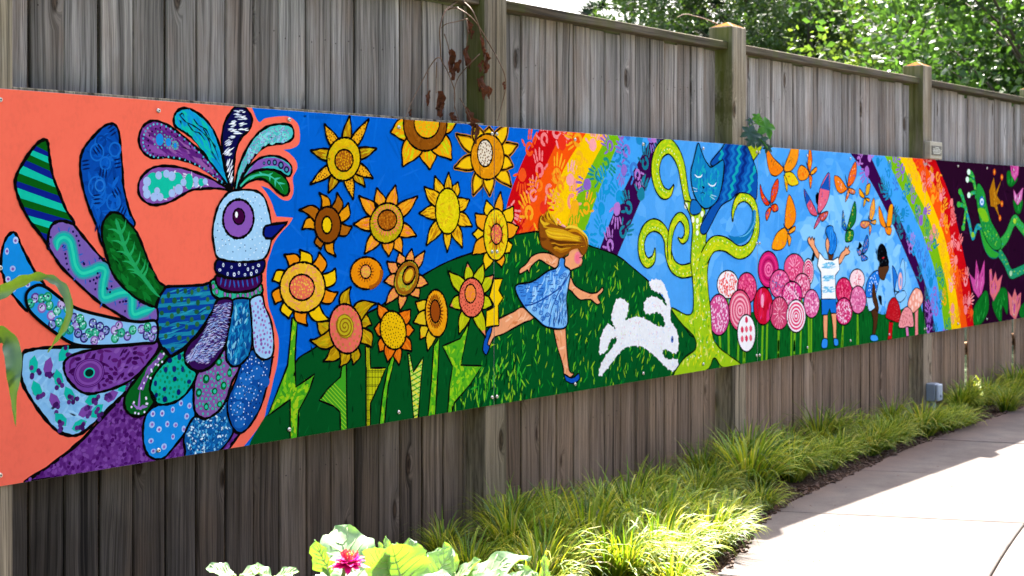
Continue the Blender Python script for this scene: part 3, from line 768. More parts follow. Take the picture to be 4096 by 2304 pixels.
m.curve(mid, .014, '#22A05C', (.05, .2))
wm = catmull(mid, False, 4)
for i in range(4, 20, 3):
    a = wm[i]
    m.curve([a, (a[0]+16, a[1]-26), (a[0]+22, a[1]-60)], .011, '#25A55C', (0, .8))
    m.curve([a, (a[0]-26, a[1]-16), (a[0]-52, a[1]-18)], .011, '#25A55C', (0, .8))
m.up()
m.shape(C('240,65 190,90 165,130 170,190 200,245 270,310 350,370 440,430 520,455 640,458 780,452 920,440 1003,425 1003,300 900,302 780,288 660,262 560,238 480,210 400,160 330,105 285,75'), '#8CC2EC', .0108)
bead = m.w
m.clipfill(bead, W(C('150,40 470,40 470,470 150,470')), '#2E96DC'); m.up()
rd = random.Random(31)
for p in m.scatter(bead, 110, 21, .0225):
    if not inside((p[0], p[1] + .014), bead) or not inside((p[0], p[1] - .014), bead): continue
    l0 = m.lv
    c1, c2 = rd.choice([('#17905E', '#58C8A0'), ('#1A9A70', '#8AD8C0'), ('#2A2470', '#8A90D0'), ('#8A62B0', '#C8B0E0'), ('#1E8A6A', '#3AB890'), ('#5A3A90', '#A898D8')])
    m.dot(p, .0165, c1, None, 14); m.up(); m.dot(p, .011, c2, None, 10); m.up()
    for k in range(5): m.dot((p[0] + rd.gauss(0, .006), p[1] + rd.gauss(0, .006)), .003, rd.choice(['#D0E8F0', '#1A6A5A', '#241C60', '#A8D8D8']))
    m.lv = l0; m.hi = False
m.lv += 14; m.stroke(bead, .0108, BLK, True)
m.lv = 66
# collars
m.both(D('455,200 450,240 470,290 520,318 600,328 690,322 760,305 788,270 785,235 770,225 700,262 600,265 520,240 490,190'), '#2CB494', .010)
for x, y in ((470,235),(492,268),(545,285),(578,295),(628,300),(662,297),(692,290),(720,280),(745,270),(770,250)):
    m.dot(wall(*D('%d,%d' % (x, y))[0]), .010, '#1E8A50', .016, 12); m.up(); m.dot(wall(*D('%d,%d' % (x, y))[0]), .006, '#9A60B4', .0085, 10); m.dn()
m.up(2)
m.both(D('490,165 485,200 510,245 580,270 660,270 730,255 775,215 780,175 775,155 700,175 620,185 540,175'), '#430C4C', .010)
for x, y in ((520,200),(548,212),(577,216),(605,218),(632,217),(660,214),(690,212),(722,205),(752,190)): m.dab(wall(*D('%d,%d' % (x, y))[0]), .032, .007, 1.75 if x > 600 else 1.3, '#2458B4')
m.up()
m.both(D('490,70 480,110 490,145 540,170 620,185 700,178 770,155 798,115 795,65 700,72 600,75 520,60'), '#0C0C50', .0092)
m.dots(hull_in(m.w, .84), 26, .0065, ['#DCE4F5', '#C8D2EE'], 5, .022, ['#0C0C50'], .42)
# head
m.both(B('685,585 640,620 600,680 575,760 562,850 570,930 590,1010 650,1035 740,1043 820,1040 885,1025 920,980 940,900 945,850 935,770 920,700 895,630 850,590 780,578'), '#A6D0F0', .0092)
m.dots(hull_in(m.w, .93), 90, .0024, ['#F0F8FF'], 3, .014); m.dots(hull_in(m.w, .92), 45, .0024, ['#1E4A88'], 13, .02)
m.both(ellipse(B, 727, 765, 99, 125, 4), '#8A54AE', .010, smooth=False); m.both(ellipse(B, 730, 750, 38, 51, 0), '#3E0638', .006, smooth=False)
m.dot(wall(*B('715,738')[0]), .007, '#F8F4F8', .011, 12); m.up()
m.both(B('890,835 900,812 950,800 1045,788 1000,835 945,893 903,890 888,865'), '#0C1C7C', .010, smooth=False)
m.lv = 20
# crest
m.both(B('690,575 660,480 630,340 622,250 640,150 680,80 710,45 760,45 800,80 818,130 800,190 750,240 715,320 700,430'), '#0E0E46', .010)
cr = hull_in(m.w, .9); rd = random.Random(2)
for x, y, L in ((740,72,30),(725,95,32),(765,120,36),(700,140,28),(752,160,34),(695,165,32),(752,185,34),(680,192,36),(712,205,34),(690,240,36),(665,268,34),(660,285,34),(670,325,40),(665,345,38),(668,400,36),(672,440,36),(676,480,34),(680,510,30)):
    p = wall(*B('%d,%d' % (x, y))[0]); a = .08 if y < 260 else .5 if y < 360 else 1.1
    for k in range(5): m.dab((p[0] + rd.gauss(0, .008), p[1] + rd.gauss(0, .0035)), L/1250*rd.uniform(.7, 1.3), .0042, a + rd.gauss(0, .08), rd.choice(['#E8ECF5', '#C8CDE0', '#F5F5FA']))
m.up()
m.both(B('672,560 640,450 615,320 580,220 530,140 460,80 390,52 340,68 315,110 320,165 370,200 430,240 480,300 540,390 600,470'), '#10A0C8', .010)
m.dabs(hull_in(m.w, .85), 90, .05, .012, -.9, ['#14B0B4', '#12BCA8', '#1492D2', '#0F8CC8'], 3, 0, .3)
for t in ('345,90 390,140 440,165 500,210 540,260 560,330 620,440', '400,150 440,200 480,215 520,270', '440,120 470,160 520,190 550,250', '500,180 530,230 570,290 610,400', '350,100 370,85 380,110'): m.curve(B(t), .0045, '#0A1E28', (.1, .3), rough=.6)
m.both(B('672,575 600,470 520,370 440,290 350,215 270,160 190,133 130,155 95,210 90,280 120,340 180,372 270,370 370,385 460,420 540,465 620,530'), '#76348E', .0095)
m.dabs(hull_in(m.w, .8), 80, .08, .014, -.6, ['#8A4AA2', '#6A2A82', '#94589E', '#5E2078'], 3, 0, .2)
e1 = hull_in(m.w, .9); e2 = hull_in(m.w, .78)
for i in range(0, len(e1), 2): m.dot(e1[i], .004, '#38A8C8' if i % 4 else '#5AC0D0')
for i in range(0, len(e2), 3): m.dot(e2[i], .0038, '#1A0A28')
m.up()
for x, y, r in ((222,255,.021), (278,272,.015), (322,292,.0098)):
    p = wall(*B('%d,%d' % (x, y))[0]); m.dot(p, r*.8, '#1E8AD8', r, 14)
    for k in range(10): m.dot((p[0] + r*1.25*math.cos(k*.628), p[1] + r*1.35*math.sin(k*.628)), .0032, '#4AB8A8')
m.up()
m.both(B('680,580 620,545 540,500 440,460 340,432 240,425 170,440 110,490 85,550 95,620 150,668 210,675 290,655 370,610 430,580 520,570 600,570'), '#874EA2', .0095)
m.dabs(W(B('120,540 200,470 330,460 450,500 570,535 440,560 340,610 210,645 130,610')), 90, .03, .007, .1, ['#D8D0E8', '#B8A0D0', '#EDE8F2'], 3, 0, .8)
for x, y, a, b in ((180,540,38,50),(255,545,45,62),(335,515,32,34),(410,525,22,36),(490,530,16,18)): m.dot(wall(*B('%d,%d' % (x, y))[0]), a/1180, '#15BFA0', b/1290, 16)
m.up()
for x, y, r in ((140,525,20),(130,570,15),(140,605,19),(185,625,18),(225,625,17),(215,485,17),(265,475,17),(300,490,20),(345,575,22),(300,600,17),(205,585,15),(375,530,16),(455,515,15),(455,545,12),(515,525,14)): m.dot(wall(*B('%d,%d' % (x, y))[0]), r/1200, '#A5BEEA', None, 12)
m.up()
m.both(B('705,570 715,500 735,420 790,300 850,220 920,170 1000,155 1065,165 1085,210 1070,255 1010,280 920,290 850,340 790,420 740,510 722,575'), '#52C2C0', .010)
m.dabs(hull_in(m.w, .82), 60, .04, .014, .7, ['#6AD0CA', '#4ABCBC', '#80D6D2', '#8ACCE0'], 3, 0, .7); m.dots(hull_in(m.w, .88), 110, .0032, ['#8A6AB8', '#9A80C4'], 5, .008)
m.both(B('730,560 760,490 810,420 880,370 960,360 1030,385 1070,430 1065,480 1040,490 990,460 930,445 860,460 790,500'), '#38B4B4', .009)
m.curve(B('770,500 830,435 900,402 980,402 1040,440 1050,465'), .030, '#8455B0', (.3, .1))
for x, y, r in ((893,407,8),(925,402,12),(962,402,14),(1002,420,18),(1038,448,16)): m.dot(wall(*B('%d,%d' % (x, y))[0]), r/1200, '#1A1440', None, 12); m.up(); m.dot(wall(*B('%d,%d' % (x, y))[0]), r/2300, '#4A8AA8', None, 9); m.dn()
m.up(2)
m.both(B('722,575 760,510 820,465 890,448 960,455 1020,490 1052,550 1050,600 1020,615 970,580 920,530 870,508 800,525'), '#0C6E20', .010)
for t in ('740,555 800,500 880,480 940,495 990,540 1020,590', '880,480 860,462', '920,488 950,468', '960,512 1000,500', '985,535 1030,540', '930,492 930,525', '965,518 965,560', '830,490 800,515'): m.curve(B(t), .008, '#3CBE9C', (0, .6))
# ---------------------------------------------------------------- sunflowers and their stems
def stem(src, col, cols, seed, label):
    m = Motif('painted_stem', 62, label)
    m.shape(src, col, .0075, smooth=False); w = m.w
    if cols: m.dabs(hull_in(w, .95), int(len(src) * 9), .035, .013, 1.3, cols, seed, 0, .7)
    return m, w
LIME = ['#7CC41E', '#4FA81A', '#9ACB1A', '#3C9A22', '#A8C820']
m, w = stem(F_('285,545 322,560 312,700 305,840 310,1020 440,930 400,1050 330,1180 322,1375 272,1380 272,1105 120,1215 200,1010 255,870 272,700'), '#4FA81C', LIME, 1, 'jagged lime stem of the coral-centred sunflower beside the bird'); m.line()
m, w = stem(F_('655,850 660,1315 615,1320 612,1190 570,1150 470,1110 530,1030 615,950 625,870'), '#43A022', None, 2, 'striped green stem under the spiral sunflower')
for k in range(24): m.clipfill(w, W(F_('%d,%d %d,%d %d,%d %d,%d' % (440, 850+k*30, 700, 1130+k*30, 700, 1138+k*30, 440, 858+k*30))), '#9CCB28')
m.up(); m.line()
m, w = stem(F_('785,740 815,750 820,890 925,888 880,1000 820,1130 818,1290 790,1295 790,900'), '#C6C414', None, 3, 'yellow stem with black plaid lines')
for y in (905, 915, 950, 1003, 1012, 1070, 1105, 1175, 1240, 1250): m.clipfill(w, W(F_('780,%d 940,%d 940,%d 780,%d' % (y, y, y+4, y+4))), '#1E2A0E')
for x in (797, 806, 830, 850, 870, 890): m.clipfill(w, W(F_('%d,735 %d,735 %d,1300 %d,1300' % (x, x+3, x+3, x))), '#2A380E')
m.up(); m.line()
m, w = stem(F_('970,800 983,830 940,1010 915,1270 880,1280 900,1080 940,880'), '#5CB41E', LIME, 4, 'slim lime stem under the orange-petalled sunflower'); m.line()
m, w = stem(F_('1073,785 1090,800 1112,915 1180,815 1165,960 1145,1232 1115,1240 1095,1000'), '#D8DC60', None, 5, 'forked stem with green and yellow lattice')
for k in range(14):
    m.clipfill(w, W(F_('1060,%d 1200,%d 1200,%d 1060,%d' % (780+k*36, 700+k*36, 710+k*36, 790+k*36))), '#2E9A2A')
    m.clipfill(w, W(F_('1060,%d 1200,%d 1200,%d 1060,%d' % (720+k*40, 830+k*40, 841+k*40, 731+k*40))), '#E2D414' if k % 2 else '#7CC020')
m.up(); m.line()
m, w = stem(F_('1250,740 1290,680 1280,900 1262,1210 1212,1220 1235,980'), '#6CBA1C', LIME, 6, 'straight lime stem under the half-petalled sunflower'); m.line()
m, w = stem(F_('1495,570 1470,700 1435,870 1580,875 1500,1000 1390,1130 1375,1195 1345,1200 1360,1000 1380,880 1310,740 1430,690 1460,640'), '#5AAA1E', LIME, 7, 'lime stem with two pointed leaves under the lime-petalled sunflower'); m.line()

def sunflower(z, c, r, rot, tips, pet, disc, inner=None, label='', curve=0.0, wid=.82, petdots=None, streak=None, tipcol=None, edge=None, curl=None):
    """disc ellipse, petals from their tips, a patterned middle"""
    m = Motif('painted_sunflower', 90, label)
    cx, cy = c; rx, ry = r; ca, sa = math.cos(math.radians(rot)), math.sin(math.radians(rot))
    def on(a, f=1.0):
        x, y = rx*f*math.cos(a), ry*f*math.sin(a); return (cx + x*ca - y*sa, cy + x*sa + y*ca)
    def ang(p):
        x, y = p[0]-cx, p[1]-cy; x, y = x*ca + y*sa, -x*sa + y*ca; return math.atan2(y/ry, x/rx)
    n = len(tips); toS = lambda p: (z.o[0] + p[0]/z.k, z.o[1] + p[1]/z.k)
    for i, t in enumerate(tips):
        a = ang(t); hw = wid * math.pi / max(n, 7)
        a0 = a + curve * .35
        b0, b1 = on(a0 - hw, .96), on(a0 + hw, .96)
        mx, my = (b0[0]+b1[0])/2, (b0[1]+b1[1])/2; ax, ay = t[0]-mx, t[1]-my; px, py = -ay, ax; L = math.hypot(ax, ay); px, py = px/L, py/L
        hb = math.hypot(b1[0]-b0[0], b1[1]-b0[1])/2; sgn = 1 if (b1[0]-b0[0])*px + (b1[1]-b0[1])*py > 0 else -1
        def P(f, w): 
            bend = curve * L * .35 * math.sin(f * math.pi)
            return (mx + ax*f + px*(w*hb*sgn + bend*sgn), my + ay*f + py*(w*hb*sgn + bend*sgn))
        pts = [b0, P(.25, -1.08), P(.55, -.78), P(.8, -.33), P(1, 0), P(.8, .33), P(.55, .78), P(.25, 1.08), b1, on(a0, .8)]
        col = pet[i % len(pet)]
        lv0 = m.lv
        m.shape([toS(q) for q in pts], col, .0085, sub=3); w = m.w
        if edge:
            m.stroke(w, .016, edge, True); 
        if streak and i % 2 == 0 or (streak and not petdots): m.dabs(hull_in(w, .72), 16, .045, .007, math.atan2(-ay, ax*1.2), streak, i+3, 0, .15)
        if petdots and (i % 2 or len(pet) == 1): m.dots(hull_in(w, .78), 16, .0035, petdots, i+5, .009)
        if tipcol and i % 2 == 0: m.clipfill(w, W([toS(P(.72, -3)), toS(P(.72, 3)), toS(P(1.2, 3)), toS(P(1.2, -3))]), tipcol); m.up()
        m.line(w); m.lv = 90 + (12 if i % 2 == 0 else 0); m.hi = False
    m.lv = 118; m.hi = False
    d = [toS(on(2*math.pi*k/30)) for k in range(30)]
    m.both(d, disc[0], .009, smooth=False); dw = m.w
    if len(disc) > 1: m.dabs(hull_in(dw, .9), 110, .03, .006, .5, disc[1:], 5, 0, 1.3)
    if inner:
        (ix, iy), (ia, ib), ic, dc, ring = inner
        e = ellipse(z, ix, iy, ia, ib, rot)
        if ring:
            ew = W(ellipse(z, ix, iy, ia*1.3, ib*1.3, rot)); c0 = wall(*toS((ix, iy)))
            for p in ew[::1]: m.dab(p, .026, .008, math.atan2(p[1]-c0[1], p[0]-c0[0]), ring)
            m.up()
        m.both(e, ic, .008, smooth=False)
        if dc: m.dots(hull_in(m.w, .88), 40, .0042, dc, 4, .0095)
    m.dw, m.toS = dw, toS
    return m
sunflower(E_, (565,490), (138,180), 6, [(615,130),(775,155),(840,400),(810,648),(745,718),(645,823),(440,770),(288,700),(292,420),(405,200)], ['#BE8A10','#F0A818'], ['#DDB30C','#E8BE10','#C8B418','#E8A810'], ((567,500),(75,90),'#A55612',['#E0A010','#D08A10'],None), 'sunflower with olive yellow disc and alternating spotted petals', petdots=['#8A4A10'], streak=['#D8A810','#A86C0C','#C8B41A'])
sunflower(E_, (1240,200), (180,222), 0, [(955,270),(1055,550),(1280,575),(1460,495),(1512,170)], ['#F09C0E'], ['#8E4C0E','#9E5A14','#7E420C'], ((1253,190),(105,128),'#EFA412',['#C8D014','#B8CC20'],None), 'sunflower cut by the top edge with wide brown spiral disc', wid=.95, streak=['#C6CC12','#D2D41A'])
m = sunflower(E_, (1755,470), (138,190), 0, [(1495,283),(1480,562),(1638,790),(1775,792),(1955,718),(1968,548),(2008,370),(1930,190),(1770,225),(1640,200)], ['#F5C010'], ['#E08C0C','#C87812','#EC9C14'], ((1735,440),(62,112),'#E6D4BC',['#8A5A30','#6A4020'],None), 'bright yellow sunflower with white seeded centre across the panel seam', wid=1.0, edge='#BE7C14')
sunflower(E_, (433,1035), (108,152), 0, [(360,770),(508,768),(603,852),(635,1045),(505,1295),(378,1235),(222,1072),(195,915)], ['#E08C0E','#A85C0C','#E8960F','#B0620E'], ['#8A460C'], ((425,1035),(40,70),'#F2C60C',None,None), 'small brown-disc sunflower with swirling petals', curve=.55, wid=.9)
MOTIFS[-1].lv = 140; MOTIFS[-1].dots([p for p in hull_in(MOTIFS[-1].dw, .9)], 75, .006, ['#DCA41A','#E8B020'], 5, .012)
_m = MOTIFS[-1]; _m.lv = 150; _m.both(ellipse(E_, 425, 1035, 40, 70), '#F2C60C', .008, smooth=False)
sunflower(E_, (920,1020), (138,168), 10, [(840,730),(995,705),(1180,795),(1170,1125),(1050,1275),(940,1295),(740,1275),(645,1030),(690,795)], ['#F0961A'], ['#BEA60E','#D8B818','#A8940E','#E0A018'], ((925,995),(78,85),'#AC5A0E',['#C87818','#8A440C'],'#EE7A50'), 'orange sunflower with pink-rayed rim round a brown centre', wid=.98, streak=['#F07C50','#F4A81E','#E8860F'])
sunflower(E_, (1425,920), (100,190), 0, [(1320,630),(1435,600),(1512,680),(1608,825),(1632,1045),(1550,1225),(1425,1260),(1250,1205),(1190,940),(1232,720)], ['#EFB414'], ['#E4CC0E','#D8C40C','#F0D418','#DCA818'], None, 'tall oval yellow-disc sunflower with brown brushed petals', wid=.98, streak=['#B8740E','#F2BE18','#C8860F'])
m = sunflower(E_, (1825,1115), (100,215), 0, [(1748,830),(1865,760),(1970,880),(2015,1050),(1940,1265),(1875,1385),(1738,1410),(1630,1280),(1632,1110),(1655,940)], ['#F2C012','#EE9A14'], ['#EFC814','#C8CC18','#E8A018'], None, 'narrow sunflower with star-patterned disc over the panel seam', wid=1.0)
m.lv = 140
for k in range(12):
    a = k*math.pi/6; p = [(1828 + 78*math.cos(a), 1115 + 165*math.sin(a)), (1828 + 42*math.cos(a+.22), 1115 + 85*math.sin(a+.22)), (1828 + 42*math.cos(a-.22), 1115 + 85*math.sin(a-.22))]
    m.put(W([m.toS(q) for q in p]), hexc('#A05A12' if k % 2 else '#D88A14'))
m.up(); m.both(ellipse(E_, 1830, 1110, 47, 85), '#E46A50', .008, smooth=False); m.dots(hull_in(m.w, .85), 30, .004, ['#F0B818', '#C84A38'], 4, .01)
sunflower(F_, (355,340), (155,172), 0, [(228,120),(335,85),(468,100),(578,210),(597,372),(548,560),(392,600),(265,552),(170,455),(150,295)], ['#F08C0E','#F6C40C'], ['#EEB42A','#F08A5A','#F6C42E','#F09A60'], ((350,340),(85,88),'#EE6A50',['#F0A838','#F0C04A'],None), 'big round sunflower with curling petals beside the bird', curve=.6, wid=.95)
m = Motif('painted_sunflower', 90, 'plain orange round flower without petals')
m.both(ellipse(F_, 792, 243, 110, 110), '#EE8C0C', .0085, smooth=False); w = m.w; c0 = wall(*F_('792,243')[0])
for i in range(0, 28): 
    for f in (.93,): p = hull_in(w, f)[i]; m.dab(p, .022, .006, math.atan2(p[1]-c0[1], p[0]-c0[0]), '#A8540E')
m.up(); e = W(ellipse(F_, 787, 233, 48, 60, 0, 18)); c0 = wall(*F_('787,233')[0])
for p in e: m.dab(p, .018, .006, math.atan2(p[1]-c0[1], p[0]-c0[0]), '#A8540E')
m.up(); m.both(ellipse(F_, 787, 233, 36, 46), '#E8AE3C', .007, smooth=False); m.dots(hull_in(m.w, .85), 22, .0042, ['#F07C50'], 4, .011)
m = sunflower(F_, (1065,278), (80,125), 16, [(1015,100),(1100,78),(1190,90),(1213,315),(1150,415),(1020,500),(920,460),(910,300),(930,165)], ['#EE8450'], ['#BEA018','#A86A18','#C8B428','#8AA030'], ((1080,258),(40,65),'#C8A01C',None,None), 'tilted olive-disc sunflower with salmon spotted petals', petdots=['#F2B428'], wid=1.0)
m.stroke(hull_in(m.dw, .82), .014, '#9A5A12', True); m.both(ellipse(F_, 1080, 258, 38, 62, 22), '#A86014', .007, smooth=False); m.both(ellipse(F_, 1080, 258, 24, 45, 22), '#E0B020', 0, smooth=False)
m = sunflower(F_, (650,622), (113,170), -6, [(688,335),(860,450),(828,595),(825,748),(700,868),(605,885),(495,845),(405,700),(455,570)], ['#C4940C'], ['#EC6A58'], None, 'coral-disc sunflower with a spiral centre and mustard petals', curve=-.5, wid=.95, streak=['#D8AC14','#A87C0C','#B8A010'])
m.lv = 140; m.dots(hull_in(m.dw, .9), 50, .006, ['#C87838', '#D89040'], 4, .02); m.both(ellipse(F_, 643, 605, 58, 80, -6), '#C2AC1C', .004, '#8A6A14', smooth=False)
sp = [(643 + (4 + k*1.35)*math.cos(k*.42), 605 + (5 + k*1.85)*math.sin(k*.42)) for k in range(40)]
m.stroke(W([m.toS(p) for p in sp]), .006, '#8E5E14')
m = sunflower(F_, (973,632), (88,132), -8, [(870,450),(1092,490),(1118,630),(1100,775),(1015,872),(935,850),(880,780),(845,620)], ['#EC7410'], ['#F2BC0C'], None, 'yellow-disc sunflower with short orange petals', wid=.98, streak=['#D8600C','#F0841A'])
m.lv = 140; m.dots(hull_in(m.dw, .93), 85, .003, ['#7A3C0C'], 4, .012)
sunflower(F_, (1268,517), (76,162), -2, [(1125,440),(1110,580),(1158,695),(1208,775)], ['#E4BC1C'], ['#EE980E','#F0A820'], ((1260,503),(34,78),'#98440E',None,'#8A3E0C'), 'narrow orange sunflower with petals on one side only', wid=.7, tipcol='#EE9A1A')
m = sunflower(F_, (1508,410), (86,135), 0, [(1480,168),(1590,175),(1660,255),(1650,465),(1605,680),(1422,660),(1358,470),(1350,230)], ['#BEBC10'], ['#EC6C50'], ((1500,382),(38,63),'#EE8E18',['#EC7A50'],None), 'coral-disc sunflower with lime petals tipped in salmon', wid=.95, tipcol='#EE8A5A', streak=['#C8C81A','#AEB410'])
m.lv = 150; ring = [p for p in m.scatter(hull_in(m.dw, .94), 90, 4, .010) if not inside(p, W(ellipse(F_, 1500, 382, 46, 74)))]
for p in ring: m.dot(p, .0035, '#A8382A')
m = Motif('painted_sunflower', 84, 'yellow zigzag petals beyond the panel seam')
m.both(F_('1660,280 1720,280 1695,360 1725,410 1690,465 1695,600 1605,612 1610,500 1665,470 1630,400'), '#F5C40C', .0085, smooth=False)

m = Motif('dirt_drips', 170, 'thin dark rain streaks over the white-centred sunflower')
for t in ('1690,545 1694,620 1690,680', '1704,650 1716,740 1712,800 1722,880', '1660,210 1652,300 1648,360', '1640,225 1650,260 1645,330', '1812,1330 1814,1390 1810,1430'): m.curve(E_(t), .003, '#2A2018', (.1, .5))
# ---------------------------------------------------------------- girl and rabbit
SK, SKD, SKL = '#EE9C6C', '#D87C48', '#F6B890'
m = Motif('painted_girl', 62, 'girl in a blue dress running with hair flying')
def limb(src, col=SK, hi=SKL, lo=SKD, seed=1, ow=.0075):
    m.both(src, col, ow); w = hull_in(m.w, .78); m.dabs(w, 22, .05, .008, .4, [hi, lo, col], seed, 0, .8); m.stroke(m.w, ow, BLK, True, rough=.3)
limb(G('235,785 235,760 270,730 300,690 360,672 430,690 445,720 430,757 380,735 340,712 310,730 290,755 285,780 275,765 262,772'), seed=1)
limb(G('305,1005 250,960 200,985 110,1030 85,1070 65,1150 75,1165 100,1120 150,1100 250,1045 300,1025'), seed=2)
limb(G('415,1060 470,1060 480,1150 495,1290 520,1310 500,1330 470,1320 460,1260 430,1160'), seed=3)
m.both(G('85,1062 60,1090 40,1170 45,1200 60,1210 75,1170 65,1150 85,1090'), '#1050B0', .0075)
m.both(G('470,1315 500,1332 522,1328 545,1310 548,1340 520,1362 480,1350'), '#1050B0', .0075)
limb(G('500,800 530,850 600,885 645,880 670,855 672,878 645,905 660,935 640,945 605,920 550,920 510,880 488,855'), seed=4)
m.both(G('500,645 535,640 575,675 563,700 566,716 555,742 522,758 495,766 470,742 470,700 490,685'), SK, .0065)
m.dot(wall(*G('540,700')[0]), .03, '#EE7C88', .03, 14); m.up(); m.dot(wall(*G('538,700')[0]), .017, '#EE6A80', .017, 12); m.up()
m.curve(G('548,700 562,696'), .004, BLK); m.curve(G('545,740 558,738'), .004, '#A84A3A')
m.both(G('445,700 470,705 470,742 500,770 490,850 480,920 480,1062 380,1067 320,1022 250,950 210,850 300,825 380,770 430,750'), '#3F86D6', .008)
dr = m.w
m.fill(W(catmull(G('500,775 490,850 480,920 478,1055 385,1060 330,1022 270,960 360,900 430,830 470,770'))), '#7DB8EA')
m.dabs(hull_in(dr, .85), 130, .06, .010, 1.2, ['#5A9CE0', '#8CC2EE', '#3478C8', '#A5D0F2'], 5, 0, .3)
m.curve(G('500,775 470,830 430,870 370,910 300,945 260,950'), .007, '#123E90'); m.curve(G('480,800 430,900 400,980 388,1062'), .006, '#123E90')
for x, y in ((375,790),(420,780),(345,850),(395,830),(270,850),(320,840),(250,890),(300,890),(290,925),(340,885),(240,860)): m.stroke(W(G('%d,%d %d,%d %d,%d %d,%d' % (x-14, y-8, x+10, y-10, x-10, y+12, x+14, y+10))), .0055, '#16459A')
for x, y in ((435,830),(455,800),(405,870),(445,860),(375,910),(415,905),(340,950),(375,955),(345,990),(310,970),(425,935),(380,1000),(355,1020),(470,790)): m.stroke(W(ellipse(G, x, y, 10, 10, 0, 12)), .0045, '#2A62B8', True); m.dot(wall(*G('%d,%d' % (x, y))[0]), .004, '#2A62B8')
m.up(); m.dabs(W(G('490,860 475,1050 400,1055 440,900')), 40, .028, .0055, 1.45, ['#2A62B8', '#1E509E'], 6, .012, .1)
m.stroke(dr, .008, BLK, True)
m.both(G('335,520 345,480 365,490 380,455 400,500 440,530 500,550 560,560 590,610 585,660 565,685 535,645 505,648 480,680 440,700 390,665 350,640 338,590'), '#8A4A10', .005, '#5A2E0C')
hb = m.w; rd = random.Random(3)
for k in range(40):
    f = k/39; c = rd.choice(['#D8A012', '#C88A14', '#F0C020', '#E0AC20'] if f < .5 else ['#6A340C', '#8A4A10', '#A8640F', '#5A2C0A', '#C88A1A'])
    y = rd.uniform(-4, 4)
    m.curve(G('%f,%f %f,%f %f,%f %f,%f %f,%f' % (342+f*70, 500+f*165+y, 372+f*55, 540+f*118+y, 420+f*30, 548+f*120+y, 480+f*10, 562+f*95, 545+f*20+rd.uniform(-20, 15), 585+f*60+y)), .011, c, (.25, .35))
m.up()
for t, c in (('400,505 382,490 376,470 385,450 378,440', '#D8A012'), ('420,525 395,510 372,505 360,480 366,462', '#B8780F'), ('390,520 360,520 342,500 348,478', '#E0AC20'), ('380,545 350,548 334,530 340,508', '#8A4A10'), ('375,600 345,600 335,575', '#6A340C'), ('430,530 410,490 395,470', '#E8B828'), ('470,545 500,535 540,548 585,590 592,640', '#F0C838'), ('480,560 530,556 570,590 588,650', '#C8840F'), ('470,690 500,655 540,640 575,660', '#8A4A10')):
    m.curve(G(t), .014, c, (.2, .5))
m.up()
m = Motif('painted_rabbit', 66, 'white lumpy rabbit leaping down the green hill')
rb = G('920,830 945,815 985,825 1010,880 1028,950 1030,1030 1060,1080 1070,1140 1065,1195 1040,1200 1000,1180 985,1200 1010,1235 1060,1235 1068,1270 1040,1295 1000,1270 960,1230 920,1195 870,1165 800,1170 760,1200 710,1265 660,1322 655,1290 680,1230 740,1150 745,1120 715,1130 690,1190 660,1205 655,1180 665,1110 700,1050 740,1080 725,1040 720,1000 740,930 770,915 805,945 800,1000 790,1030 850,1010 910,1030 960,1060 1000,1060 990,1010 960,985 920,995 892,980 895,930 930,905 975,920 1010,960 1005,930 985,890 960,880 930,865')
m.shape(rb, '#E9E6E6', 0); w = m.w; rd = random.Random(6)
for i in range(0, len(w), 3): m.dot(w[i], rd.uniform(.004, .008), '#ECEAEA')
m.up(); m.dabs(hull_in(w, .97), 520, .011, .0055, .4, ['#F2F0F0', '#DFDDE4', '#E8C8D0', '#C8D4EA', '#DCE2C0', '#F5F3F3', '#E2B8C4', '#F4F2F4', '#CDDAF0'], 5, 0, 1.3)
m.dot(wall(*G('1038,1130')[0]), .013, '#3E66B4', .018, 14); m.up(); m.dot(wall(*G('1040,1128')[0]), .006, '#0E1A40', .009, 10); m.up(); m.dot(wall(*G('1036,1122')[0]), .003, '#F4F4F8')

# ---------------------------------------------------------------- curly tree and blue cat
m = Motif('painted_curly_tree', 62, 'lime tree with curled patterned branches beside the rabbit')
TL = ['#BCCE14', '#D0D018', '#9CC41A', '#7CB81C', '#D8D420']
def branch(t, widths, seed, col='#A8C416', dotc=None):
    src = H(t); w, ws, L, Rr = m.limb(src, [x / 850 for x in widths], col)
    out = L + Rr[::-1]
    lv = m.lv
    for i in range(len(w)-1): m.put([L[i], L[i+1], Rr[i+1], Rr[i]], hexc(col))
    m.up(); rd = random.Random(seed)
    for i in range(1, len(w)-2):
        for k in range(3):
            t_ = rd.uniform(.1, .9); p = (L[i][0]*t_ + Rr[i][0]*(1-t_), L[i][1]*t_ + Rr[i][1]*(1-t_))
            m.dab(p, .035, .010, math.atan2(w[i+1][1]-w[i][1], w[i+1][0]-w[i][0]), rd.choice(TL))
        if dotc and i % 2 and ws[i] > .03: m.dot((L[i][0]*.68 + Rr[i][0]*.32, L[i][1]*.68 + Rr[i][1]*.32), .0045, dotc)
    m.up(); m.stroke(L, .008, BLK, rough=.3); m.stroke(Rr, .008, BLK, rough=.3)
branch('535,500 502,420 485,330 470,240 440,165 395,122 345,155 320,240 330,330 362,392 402,395 428,345', [52,50,54,60,64,70,70,68,64,54,34,4], 1, dotc='#EDEEB0')
branch('530,838 470,848 420,815 395,740 388,665 360,605 310,580 262,610 238,680 245,760 275,800 308,775 318,712', [62,58,56,54,52,52,54,52,50,50,44,34,4], 2, dotc='#E8EAA0')
branch('402,780 402,680 420,585 460,532 497,570 500,640 475,672 450,652', [30,36,42,40,44,40,26,4], 3)
